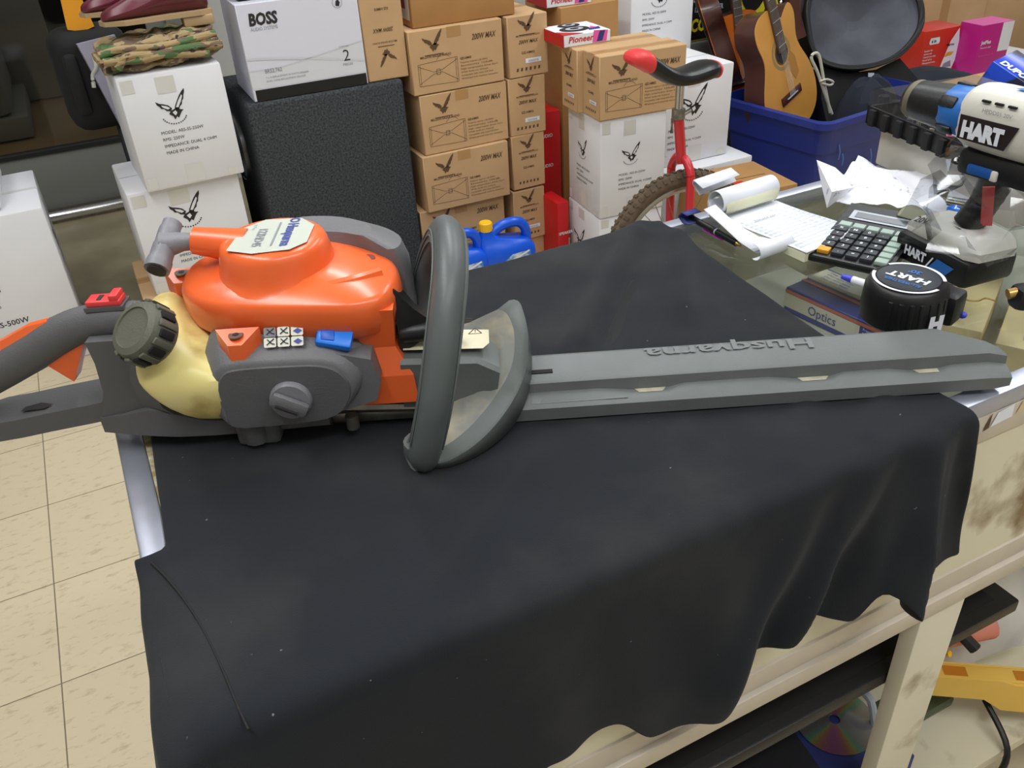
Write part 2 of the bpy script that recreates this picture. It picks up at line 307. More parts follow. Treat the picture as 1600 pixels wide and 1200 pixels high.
def brown_print_wide(b, w, h, y, flip=False):
    ax, ay = Xv, Zv; o = lambda u, v: (-w/2+u*w, y, v*h)
    eagle(b, o(.15, .64), ax, ay, w*.2, 'inkb'); b.text('MILLION EAGLE AUDIO', o(.1, .565), ax, ay, .007, 'inkb', .015, width=w*.33, off=.001)
    b.text('200W MAX', o(.66, .74), ax, ay, .017, 'inkb', .02, .3, width=w*.27, off=.001)
    hx, hy = .07, .12
    P = [(0, .02), (0, .36), (.42, .40), (.42, 0), (0, .02)]
    b.line([(p[0]*1., p[1]*.6) for p in P], o(hx, hy), ax, ay, w, .0011, 'inkb', .001)
    for q in ([(0, .03), (.16, .11), (.25, .12), (.42, .02)], [(0, .2), (.16, .13), (.25, .14), (.42, .22)], [(.19, .10), (.23, .10), (.23, .15), (.19, .15), (.19, .10)], [(.2, .24), (.24, .28), (.3, .28), (.34, .25)], [(.02, .02), (.02, .21)], [(.40, .0), (.40, .235)]):
        b.line(q, o(hx, hy), ax, ay, w, .0011, 'inkb', .001)
    textlines(b, ['GZ-HM02'], o(.52, .46), ax, ay, .0065, .01, 'inkb', .03)
    for i, t in enumerate(['Frequency response 1.2K-20kHz', 'Sensitivity 105dB', 'High compression driver horn', 'With bolt-on mount', 'Compatible with most 4-8 Ohm', 'Waterproof marine tweeter']):
        b.text(t, o(.52, .40-i*.052), ax, ay, .0048, 'inkb', 0, width=w*(.30+.11*((i*37) % 3)/2), off=.001)
    b.box(-w*.1, w*.05, y-.0004, y+.0001, h*.99-.03, h*.995, 'tapeb')
def brown_print_end(b, o0, ax, w, h, sticker=True):
    o0 = np.asarray(o0, float); o = lambda u, v: o0+ax*u*w+Zv*v*h
    ay = Zv
    eagle(b, o(.28, .72), ax, ay, w*.4, 'inkb'); b.text('MILLION EAGLE AUDIO', o(.2, .665), ax, ay, .005, 'inkb', .01, width=w*.6, off=.001)
    b.text('200W MAX', o(.26, .55), ax, ay, .011, 'inkb', .02, .3, width=w*.5, off=.001); b.text('GZ-HM02', o(.32, .38), ax, ay, .007, 'inkb', .02, width=w*.34, off=.001)
    if sticker:
        b.decal([(0, 0), (.4, 0), (.4, .1), (0, .1)], o(.42, .22), ax, ay, w, 'sticker', .001)
        for i in range(9): b.decal([(0, 0), (.012, 0), (.012, .05), (0, .05)], o(.49+i*.03, .235), ax, ay, w, 'inkg', .002)
    for i in range(6): b.decal([(0, 0), (.05, 0), (.06, .07), (.01, .07)], o(.18+i*.11, .1), ax, ay, w, 'inkb', .001)
def carton_brown(loc, rz, w, d, h, label, front='wide', left=True, group=None, m='brown', sticker=True, flip=False, lean=0):
    b = MB(); b.box(-w/2, w/2, 0, d, 0, h, m, .0025, 1)
    if front == 'wide': brown_print_wide(b, w, h, 0)
    elif front == 'end': brown_print_end(b, (-w/2, 0, 0), Xv, w, h, sticker)
    if left == 'end': brown_print_end(b, (-w/2, d, 0), -Yv_, d, h)
    b.line([(-.5, 0), (.5, 0)], (0, d/2, h), Xv, Yv_, w, .0015, 'inkb', .0006)
    b.box(-w*.5, w*.5, d/2-.02, d/2+.02, h, h+.0005, 'tapeb')
    if flip:
        for i, p in enumerate(b.v): b.v[i] = (-p[0], p[1], h-p[2])
    return b.build('brown_carton', None, loc, rz, label=label, cat='box', group=group, rot=(lean, 0, rz))
WL = ['MODEL: AES-SS-250W', 'RMS: 250W', 'IMPEDANCE: DUAL 4 OHM', 'MADE IN CHINA']
def white_face(b, o0, ax, w, h, ex=.32, ey=.58, es=.28, tx=.28, ty=.48, th=.0085, gap=.0185, lines=WL, tape=True):
    o0 = np.asarray(o0, float); o = lambda u, v: o0+ax*u*w+Zv*v*h
    if tape:
        for (u, v, uw, vh) in ((.35, .82, .18, .14), (.42, .02, .18, .16), (.03, .86, .12, .11), (.03, .02, .09, .1), (.84, .01, .1, .07)):
            b.decal([(0, 0), (uw*w, 0), (uw*w, vh*h), (0, vh*h)], o(u, v), ax, Zv, 1, 'tapew', .0006)
    if ey < 1: eagle(b, o(ex, ey), ax, Zv, w*es, 'ink', .001, True)
    textlines(b, lines, o(tx, ty), ax, Zv, th, gap, 'ink', .0)
def carton_white(loc, rz, w, d, h, label, left=False, right=False, group=None, kw={}, kl=None, lean=0):
    b = MB(); b.box(-w/2, w/2, 0, d, 0, h, 'white', .006, 2)
    white_face(b, (-w/2, 0, 0), Xv, w, h, **kw)
    kl = kw if kl is None else kl
    if left: white_face(b, (-w/2, d, 0), -Yv_, d, h, **kl)
    if right: white_face(b, (w/2, 0, 0), Yv_, d, h, **kl)
    b.line([(-.5, 0), (.5, 0)], (0, d/2, h), Xv, Yv_, w, .002, 'inkg', .0006)
    return b.build('white_carton', None, loc, rz, label=label, cat='box', group=group, rot=(lean, 0, rz))
# big white carton at far left with another on top
b = MB(); b.box(-.42, 0, 0, .40, 0, .5, 'white', .006)
eagle(b, (-.36, 0, .26), Xv, Zv, .2, 'ink', .001, True)
b.text('MILLION EAGLE AUDIO', (-.38, 0, .225), Xv, Zv, .012, 'ink', 0, off=.001)
b.text('MODEL: AES-SS-500W', (-.375, 0, .165), Xv, Zv, .017, 'ink', .01, off=.001); b.text('IMPEDANCE: DUAL 4 OHM', (-.365, 0, .115), Xv, Zv, .017, 'ink', .01, off=.001)
eagle(b, (0, .12, .28), Yv_, Zv, .16, 'inkg', .001, False)
b.box(-.25, -.18, -.0005, 0, .42, .5, 'tapew'); b.box(-.42, 0, .19, .21, .5, .5006, 'tapew')
b.build('white_carton', None, (-.185, 2.775, 0), math.radians(2), label='large white carton on the floor at the left edge, lettered S-500W and DUAL', cat='box')
b = MB(); b.box(-.42, 0, 0, .36, 0, .26, 'white', .02, 3)
b.build('white_carton', None, (-.285, 2.80, .501), 0, label='white carton cut off by left edge, standing on the large S-500W carton', cat='box')
# stack left: brown base, two whites, camouflage cloth, boots
carton_brown((.17, 2.58, 0), 0, .34, .34, .218, 'open-flapped brown carton at floor level under the left white carton stack', front=None)
carton_white((.20, 2.61, .219), .03, .318, .32, .322, 'lower white carton of the left stack, behind the orange pull-starter', kw=dict(ex=.34, ey=.62, tx=.3, ty=.44))
carton_white((.238, 2.585, .542), .035, .278, .30, .315, 'upper white carton of the left stack, holding the folded camouflage cloth', kw=dict(), left=False)
# ---- camouflage cloth (folded roll)
def camo():
    m = bpy.data.materials.new('camouflage'); m.use_nodes = True; nt = m.node_tree; b = nt.nodes['Principled BSDF']; b.inputs['Roughness'].default_value = .95
    tc = nt.nodes.new('ShaderNodeTexCoord'); cur = None
    for i, (c, sc, t) in enumerate((((164, 142, 104), 1, 0), ((112, 94, 80), 26, .54), ((84, 112, 70), 20, .58), ((60, 48, 40), 34, .64))):
        rgb = nt.nodes.new('ShaderNodeRGB'); rgb.outputs[0].default_value = (*lin(c), 1)
        if cur is None: cur = rgb.outputs[0]; continue
        mp = nt.nodes.new('ShaderNodeMapping'); mp.inputs['Location'].default_value = (i*3.1, i, 0); mp.inputs['Scale'].default_value = (.6, 1, 1.6); nt.links.new(tc.outputs['Object'], mp.inputs[0])
        n = nt.nodes.new('ShaderNodeTexNoise'); n.inputs['Scale'].default_value = sc; n.inputs['Detail'].default_value = 3; nt.links.new(mp.outputs[0], n.inputs[0])
        g = nt.nodes.new('ShaderNodeMath'); g.operation = 'GREATER_THAN'; g.inputs[1].default_value = t; nt.links.new(n.outputs['Fac'], g.inputs[0])
        x = nt.nodes.new('ShaderNodeMixRGB'); nt.links.new(g.outputs[0], x.inputs[0]); nt.links.new(cur, x.inputs[1]); nt.links.new(rgb.outputs[0], x.inputs[2]); cur = x.outputs[0]
    nt.links.new(cur, b.inputs['Base Color'])
    n2 = nt.nodes.new('ShaderNodeTexNoise'); n2.inputs['Scale'].default_value = 30; mp = nt.nodes.new('ShaderNodeMapping'); mp.inputs['Scale'].default_value = (.4, 1, 2); nt.links.new(tc.outputs['Object'], mp.inputs[0]); nt.links.new(mp.outputs[0], n2.inputs[0])
    bp = nt.nodes.new('ShaderNodeBump'); bp.inputs['Strength'].default_value = .9; bp.inputs['Distance'].default_value = .012; nt.links.new(n2.outputs['Fac'], bp.inputs['Height']); nt.links.new(bp.outputs[0], b.inputs['Normal'])
    return m
b = MB(); cm = camo()
def layer(z0, z1, x0, x1, y0, y1, ph):
    rings = []
    for i in range(41):
        x = x0+(x1-x0)*i/40; e = 1-.35*(abs(i-20)/20)**4; r = []
        for k in range(20):
            a = 2*math.pi*k/20; ca, sa = math.cos(a), math.sin(a)
            yy = (y0+y1)/2+(y1-y0)/2*math.copysign(abs(ca)**.6, ca)*e + .008*math.sin(7*i/40*math.pi+ph+k*.5)
            zz = (z0+z1)/2+(z1-z0)/2*math.copysign(abs(sa)**.8, sa)*e + .005*math.sin(i*.55+k*.9+ph)+.004*math.sin(i*.27*k+ph)
            r.append((x, yy, zz+.018*((x-x0)/(x1-x0)-.5)))
        rings.append(r)
    b.loft(rings, cm)
layer(0, .032, -.155, .17, 0, .21, 0); layer(.024, .056, -.165, .165, .005, .2, 2); layer(.048, .078, -.155, .16, .02, .2, 4)
b.tube(spline([(-.15, -.004, .04), (-.05, -.012, .035), (.05, -.008, .045), (.16, .0, .04)], 8), .012, cm, 10)
b.tube(spline([(-.155, 0, .055), (-.1, -.006, .065), (.0, -.006, .058), (.15, .0, .07)], 8), .01, cm, 10)
b.tube(spline([(-.12, -.012, .02), (-.09, -.014, .045), (-.03, -.012, .042), (.12, -.006, .022)], 8), .011, cm, 10)
b.build('camouflage_cloth', None, (.235, 2.60, .860), .03, subsurf=1, label='folded green and tan camouflage cloth on top of the left white carton', cat='cloth')
# ---- burgundy boots
def boot(loc, rz, label):
    t = thing('ankle_boot', loc, rz, label, 'boot', 'burgundy boots above the camouflage cloth')
    rings = []
    for (x, w, h, z) in ((-.005, .028, .02, .02), (.01, .04, .03, .022), (.05, .049, .045, .022), (.09, .048, .062, .022), (.13, .042, .085, .022), (.17, .036, .12, .022), (.21, .037, .13, .022), (.245, .036, .13, .022), (.27, .03, .12, .022), (.28, .018, .11, .025)):
        r = []
        for k in range(16):
            a = 2*math.pi*k/16; r.append((x, w*math.cos(a)*(.72 if math.sin(a) > .3 else 1), z+h*(.5+.5*math.sin(a))))
        rings.append(r)
    MB().loft(rings, 'burg').build('upper', t, subsurf=1)
    out = [(-.012, 0), (.0, .03), (.05, .054), (.1, .052), (.15, .042), (.2, .04), (.25, .04), (.283, .02), (.283, -.02), (.25, -.04), (.2, -.04), (.15, -.042), (.1, -.052), (.05, -.054), (.0, -.03)]
    s = MB(); s.prism(out, (0, 0, .014), Xv, Yv_, Zv*.012, 'sole'); s.build('sole', t)
    MB().box(.2, .28, -.036, .036, -.012, .014, 'sole', .004).build('heel', t)
    return t
boot((.118, 2.70, .956), -.02, 'front burgundy leather boot with pale welt, lying over the camouflage cloth')
boot((.08, 2.82, .966), .06, 'rear burgundy leather boot, mostly cut off by the top edge')
# things behind the stack that carry the boots
b = MB(); b.box(0, .3, 0, .3, 0, .62, 'carpet', .01); b.box(.05, .12, -.002, 0, .48, .53, mat('torn_patch', (150, 110, 90), .9))
b.build('speaker_box', None, (.088, 2.94, 0), 0, label='smaller charcoal carpeted speaker box tucked behind the left white cartons', cat='speaker')
b = MB(); b.box(0, .22, 0, .16, 0, .30, 'bagb', .05, 3); b.box(.02, .06, -.02, .02, .06, .24, 'bagb', .015)
b.build('black_case', None, (-.03, 2.99, .621), .1, label='black soft case on the small carpeted speaker box, between glass door and left stack', cat='bag')
b = MB(); P = [(0.02, 0), (.06, 0), (.08, .26), (-.03, .25)]
b.prism(P, (0, 0, 0), Xv, Zv, Yv_*.03, mat('lilac_panel', (158, 154, 172), .6))
b.build('folded_panel', None, (.075, 2.945, .64), 0, rot=(-.1, 0, .1), label='grey lilac folded panel leaning above the black case', cat='panel')
b = MB(); b.prism([(0.01, 0), (.05, -.01), (.085, .0), (.07, .1), (.02, .12)], (0, 0, 0), Xv, Zv, Yv_*.05, mat('amber_bag', (226, 152, 30), .5))
b.build('amber_pouch', None, (.02, 3.03, .921), label='amber yellow pouch at the top edge beside the burgundy boots', cat='bag')
b = MB(); b.tube(spline([PY(146, 85, 2.97), PY(150, 105, 2.96), PY(145, 118, 2.965), PY(147, 137, 2.96)], 6), .006, 'cord', 8); b.build('tied_strap', label='knotted pale strap hanging on the black case', cat='strap')
# ---- carpeted speaker box (large)
t = thing('speaker_box', (.424, 2.60, 0), .0, 'large charcoal carpeted speaker box standing under the BOSS carton', 'speaker')
b = MB(); b.box(0, .48, 0, .42, 0, .727, 'carpet', .012, 3); b.build('cabinet', t)
RG = PX(376, 226, .424); RG = (0, RG[1]-2.60, RG[2]-0)
b = MB(); b.lathe([(.11, 0), (.11, .012), (.1, .018), (.088, .01), (.08, -.01)], RG, (-1, 0, 0), 'chrome', 40); b.build('chrome_ring', t, label='chrome ring')
b = MB(); b.lathe([(.085, .004), (.07, .0), (.03, -.01), (.03, .006), (0, .012)], RG, (-1, 0, 0), 'black', 40); b.build('cone', t)
# ---- BOSS carton
def boss():
    w, d, h = .345, .25, .262; b = MB(); b.box(0, w, 0, d, 0, h, mat('gloss_lavender_white', (218, 219, 232), .35), .002, 1)
    gm = mat('boss_swoosh', (205, 206, 214), .5); gm2 = mat('boss_grey', (214, 215, 222), .5)
    top = [(x, .105+.03*math.sin((x/w-.2)*3.0) if x < .2 else .105+.03*math.sin((x/w-.2)*3.0)) for x in np.linspace(0.002, w-.002, 24)]
    c1 = [(x, .118-.05*(x/w)**1.3) for x in np.linspace(.002, w-.002, 20)]; c2 = [(x, .085+.055*(max(0, x/w-.25))**1.1) for x in np.linspace(.002, w-.002, 20)]
    b.decal([(.002, .035)]+[(w-.002, .035)]+c2[::-1], (0, 0, 0), Xv, Zv, 1, gm2, .0006)
    b.line(c1, (0, 0, 0), Xv, Zv, 1, .006, gm, .0012); b.line(c2, (0, 0, 0), Xv, Zv, 1, .003, gm, .0012)
    b.box(.008, w-.004, -.0012, 0, .001, .032, 'black')
    b.text('BOSS', (.028, 0, .205), Xv, Zv, .030, 'ink', .045, .12, width=.082, off=.001); b.text('AUDIO SYSTEMS', (.03, 0, .19), Xv, Zv, .009, 'inkg', 0, width=.076, off=.001)
    b.text('2', (.278, 0, .075), Xv, Zv, .032, 'ink', -.005, off=.0016); b.text('CHANNEL', (.270, 0, .114), Xv, Zv, .004, 'inkg', 0, width=.03, off=.0016); b.text('PIECES', (.275, 0, .062), Xv, Zv, .007, 'inkg', 0, width=.03, off=.0016)
    b.text('BRS2.762', (.045, 0, .075), Xv, Zv, .011, 'inkg', .01, width=.05, off=.0016)
    b.text('7 x 10 REPLACEMENT 50 WATTS SPEAKER', (.045, 0, .060), Xv, Zv, .005, 'inkg', 0, width=.125, off=.0016); b.text('DUAL CONE REPLACEMENT SPEAKER', (.045, 0, .050), Xv, Zv, .005, 'inkg', 0, width=.115, off=.0016)
    c = [(math.cos(a)*.014, math.sin(a)*.014) for a in np.linspace(0, 2*math.pi, 25)]
    b.line(c, (.285, 0, .235), Xv, Zv, 1, .0012, 'inkg', .001); b.decal([(-.006, -.008), (.004, -.01), (.008, .0), (.003, .009), (-.004, .004)], (.285, 0, .235), Xv, Zv, 1, 'ink', .001)
    b.line([(0, .06), (.25, .06)], (0, .25, 0), -Yv_, Zv, 1, .002, gm, .001)
    return b.build('boss_carton', None, (.452, 2.615, .7285), math.radians(-1), label='white BOSS AUDIO SYSTEMS carton standing on the large carpeted speaker box', cat='box')
o = boss(); o.name = 'audio_carton'; o['label'] = 'white audio carton lettered BOSS with a big 2, on the carpeted speaker box'
MB().box(.47, .70, 2.66, 2.85, .993, 1.10, 'black', .004).build('black_box', label='black box on top of the white BOSS carton, cut off above', cat='box')
# upside-down tan carton
carton_brown((.866, 2.615, .7285), 0, .130, .22, .33, 'upside-down brown carton with printed bird at the bottom, right of the BOSS carton', front='end', flip=True)
# wide column
for i, (x0, x1, z0, lb, dy) in enumerate(((.935, 1.250, .668, 'topmost wide 200W MAX carton, directly under the worn tan carton', 0), (.950, 1.255, .476, 'second wide 200W MAX carton from the top of the wide column', .0),
        (.935, 1.242, .286, 'third wide 200W MAX carton down, above the blue jugs', -.012), (.912, 1.228, .096, 'lowest printed wide 200W MAX carton, right behind the blue jugs', .012))):
    carton_brown(((x0+x1)/2, 2.60+dy, z0), [.0, .012, -.01, .01][i], x1-x0, .30, .189, 'brown carton: '+lb)
for i, (x0, x1, z0, lb, st) in enumerate(((1.268, 1.412, .668, 'topmost carton of the narrow column, its lid beside the worn tan carton', 1), (1.262, 1.396, .478, 'second carton down in the narrow column, slightly crushed', 1),
        (1.262, 1.388, .290, 'third carton down in the narrow column, no white sticker', 0), (1.258, 1.382, .096, 'fourth carton down in the narrow column, behind the blue jug handle', 1))):
    carton_brown(((x0+x1)/2, 2.60, z0), [0, -.03, .01, 0][i], x1-x0, .31, .188, 'brown carton: '+lb, front='end', sticker=bool(st))
MB().box(.92, 1.228, 2.62, 2.93, 0, .0955, 'brown_d', .003).build('flat_carton', label='flat brown carton on the floor under the wide column', cat='box')
MB().box(1.255, 1.385, 2.61, 2.93, 0, .0955, 'brown', .003).build('flat_carton', label='flat brown carton on the floor under the narrow column', cat='box')
b = MB(); b.box(0, .345, 0, .28, 0, .2, 'brown_d', .003); b.box(-.0008, 0, .02, .24, .02, .17, 'sticker'); b.box(-.0014, -.0008, .05, .2, .05, .13, 'darkred')
b.build('worn_carton', None, (.965, 2.63, .8585), math.radians(-1), label='worn darker tan carton lying across the top of both printed columns', cat='box')
# red cartons in the gap
b = MB(); b.box(0, .10, 0, .2, 0, .50, 'redbox', .003)
for i in range(4): b.text('AUDIO', (.012, 0, .08+i*.11), Xv, Zv, .012, 'sticker', .02, off=.001)
b.build('red_carton', None, (1.42, 2.72, 0), label='tall red carton in the gap behind the white carton stack', cat='box')
b = MB(); b.box(0, .045, 0, .12, 0, .25, 'redbox', .003); b.text('SPEAKER', (.004, 0, .13), Xv, Zv, .01, 'sticker', .02, off=.001)
b.build('red_carton', None, (1.378, 2.50, 0), label='shorter red carton wedged against the middle white stack', cat='box')
# middle white stack
A = math.radians(-5)
kwA = dict(ex=.34, ey=.54, es=.26, tx=.28, ty=.42, th=.0072, gap=.016)
def cornerbox(fn, cx, cy, z, w, rz, *a, **k):   # near corner is the front-left corner
    p = rot2(np.array([w/2, 0, 0]), rz); return fn((cx+p[0], cy+p[1], z), rz, w, *a, **k)
cornerbox(carton_white, 1.425, 2.300, 0, .238, A, .24, .25, 'lower white carton of the middle stack, beside the unicycle wheel', left=True, kw=dict(ex=.2, ey=.35, es=.34, tx=.15, ty=.22, th=.007, gap=.016))
cornerbox(carton_white, 1.425, 2.296, .2505, .238, A, .24, .326, 'upper white carton of the middle stack, left of the unicycle', left=True, kw=kwA)
cornerbox(carton_brown, 1.418, 2.290, .578, .30, A, .115, .192, 'front brown 200W MAX carton lying under the unicycle seat nose', front='wide', left='end')
cornerbox(carton_brown, 1.408, 2.407, .578, .30, A, .115, .192, 'rear of the two side by side brown cartons, carrying the speaker gift box', front=None, left='end')
# speaker gift boxes
def pioneer(loc, rz, label, w=.2, d=.19, h=.045):
    b = MB(); b.box(-w/2, w/2, 0, d, 0, h, 'sticker', .002, 1)
    b.box(-w/2-.0008, -w/2, .0, d, .0, h, 'redbox'); b.decal([(0, 0), (.07, 0), (.0, .06)], (-w/2, 0, h), Xv, Yv_, 1, 'redbox', .001)
    for (cx, cy, r) in ((-.01, .07, .05), (.0, .13, .038)):
        b.add([(cx+r*math.cos(a), cy+r*.75*math.sin(a), h+.001) for a in np.linspace(0, 2*math.pi, 28)[:-1]], [tuple(range(27))], 'black')
        b.add([(cx+r*.6*math.cos(a), cy+r*.45*math.sin(a), h+.002) for a in np.linspace(0, 2*math.pi, 28)[:-1]], [tuple(range(27))], 'silver')
        b.add([(cx+r*.3*math.cos(a), cy+r*.2*math.sin(a), h+.003) for a in np.linspace(0, 2*math.pi, 28)[:-1]], [tuple(range(27))], 'ink')
    b.text('Pioneer', (-w/2+.015, 0, .012), Xv, Zv, .018, 'inkred', .02, .2, width=.09, off=.001)
    b.decal([(0, 0), (.05, 0), (.055, .032), (.005, .036)], (w/2-.065, 0, .004), Xv, Zv, 1, 'pinkl', .001); b.decal([(0, 0), (.02, 0), (.03, .03), (.01, .03)], (w/2-.05, 0, .006), Xv, Zv, 1, 'navyc', .0016)
    b.decal([(0, 0), (.04, 0), (.05, .03), (.01, .03)], (w/2-.06, .03, h), Xv, Yv_, 1, 'navyc', .001); b.decal([(0, 0), (.03, 0), (.02, .03)], (w/2-.05, .05, h), Xv, Yv_, 1, 'pinkl', .0015)
    return b.build('speaker_gift_box', None, loc, rz, label=label, cat='box', group='flat speaker boxes')
o = pioneer((1.475, 2.455, .7705), math.radians(-3), 'flat white speaker gift box with red lettering on the brown carton pair', .165, .16, .036); del o['group']
MB().box(1.53, 1.76, 2.72, 2.98, 0, .835, 'brown_d', .003).build('brown_carton', label='plain brown carton behind the flat speaker gift box', cat='box')
o = pioneer((1.575, 2.74, .836), math.radians(-3), 'second flat speaker gift box behind and above, cut off by the top edge', .17, .16, .036); del o['group']
# right whites
carton_white((1.985, 2.43, 0), 0, .375, .33, .285, 'low white carton at floor level right of the unicycle fork', kw=dict(ex=.3, ey=2., es=.01, ty=-5, lines=[]))
carton_white((1.955, 2.50, .2855), -.02, .30, .30, .332, 'white carton directly behind the unicycle seatpost', kw=dict(ex=.27, ey=.50, es=.36, tx=.1, ty=.38, th=.0085, gap=.022, lines=['MODEL: AES-SS-320W', 'RMS: 320W', 'IMPEDANCE: DUAL 4 OHM', 'MADE IN CHINA']))
MB().box(1.87, 2.16, 2.84, 3.14, 0, .595, 'white', .004).build('white_carton', label='white carton supporting the upper right white carton, mostly hidden', cat='box')
cornerbox(carton_white, 1.865, 2.80, .596, .27, math.radians(-2), .27, .30, 'white carton cut off by the top edge, left of the yellow subwoofer carton', left=True, kw=dict(ex=.3, ey=.62, es=.30, tx=.18, ty=.52, th=.0075, gap=.019))
b = MB(); b.box(0, .30, 0, .26, 0, .30, 'brown_d', .003); b.decal([(0, 0), (.1, .0), (.1, .05), (0, .05)], (.05, .06, .30), Xv, Yv_, 1, 'redc', .001); b.line([(0, .5), (1, .5)], (0, 0, .3), Xv, Yv_, .26, .003, 'inkb', .001)
b.build('flat_carton', None, (1.78, 2.12, 0), -.1, label='battered brown carton with an orange red print behind the unicycle wheel', cat='box')
# yellow COUSTIC carton
b = MB(); w = .5; b.box(0, w, 0, .35, 0, .42, 'yellowbox', .003)
ink = mat('carton_black', (16, 16, 18), .4)
b.decal([(0.003, .0), (.18, 0), (.25, .05), (.265, .12), (.24, .19), (.18, .23), (.003, .235)], (0, 0, .005), Xv, Zv, 1, ink, .001)
b.text('500W', (.012, 0, .155), Xv, Zv, .045, 'silver', .02, width=.16, off=.002); b.text('12" SUBWOOFER', (.02, 0, .115), Xv, Zv, .02, 'silver', .02, width=.15, off=.002)
b.text('COUSTIC', (.006, 0, .04), Xv, Zv, .048, 'yellowbox', .04, .1, width=.22, off=.002)
b.decal([(.33+.075*math.cos(a), .2+.12*math.sin(a)) for a in np.linspace(0, 2*math.pi, 25)[:-1]], (0, 0, 0), Xv, Zv, 1, 'black', .002); b.decal([(.33+.04*math.cos(a), .22+.07*math.sin(a)) for a in np.linspace(0, 2*math.pi, 25)[:-1]], (0, 0, 0), Xv, Zv, 1, 'silver', .003)
p = PY(1077, 66, 3.12)
b.build('subwoofer_carton', None, (p[0]-.005, p[1], p[2]), .0, label='yellow and black subwoofer carton lettered 500W behind the guitars', cat='box')
b = MB(); b.box(0, .4, 0, .4, 0, p[2]-.002, 'out_grey', .01); b.build('grey_crate', None, (p[0]-.03, 3.1, 0), label='pale grey box under the yellow subwoofer carton', cat='box'); MC['outside_grey'].node_tree.nodes['Principled BSDF']
# ================================================================== BLUE TOTE
t = thing('storage_tote', (2.372, 2.29, 0), math.radians(7), 'blue plastic storage tote holding guitars, behind the glass counter', 'tote')
W_, D_, H_ = .66, .52, .40
def rr_(x0, x1, y0, y1, z, r=.05, n=5):
    out = []
    for cx, cy, a0 in ((x1-r, y1-r, 0), (x0+r, y1-r, 90), (x0+r, y0+r, 180), (x1-r, y0+r, 270)):
        for k in range(n+1): a = math.radians(a0+90*k/n); out.append((cx+r*math.cos(a), cy+r*math.sin(a), z))
    return out
def tap(z): return .05*(1-z/H_)
rings = [rr_(tap(z), W_-tap(z), tap(z), D_-tap(z), z) for z in (0, .1, .2, .27)]+[rr_(tap(z)-.006, W_-tap(z)+.006, tap(z)-.006, D_-tap(z)+.006, z) for z in (.272, .34, .372)]+[rr_(-.018, W_+.018, -.018, D_+.018, z) for z in (.374, .398)]+[rr_(0, W_, 0, D_, .402)]+[rr_(.006, W_-.006, .006, D_-.006, .37), rr_(.06, W_-.06, .06, D_-.06, .01)]
b = MB(); b.loft(rings, 'bluebin', cap1=True); b.build('tub', t)
b = MB()
sc = mat('pale_scuff', (70, 120, 200), .6)
for (x, z, s) in ((.10, .30, 1), (.13, .26, .8), (.30, .24, 1.3), (.04, .20, .7)):
    b = MB(); b.line(spline([(0, 0), (.012, -.03), (.01, -.06)], 4), (x, .004+.05*(1-z/H_)*.2, z), Xv, Zv, s, .005, sc, .004); b.build('scuff_mark', t, label='pale scuff mark')
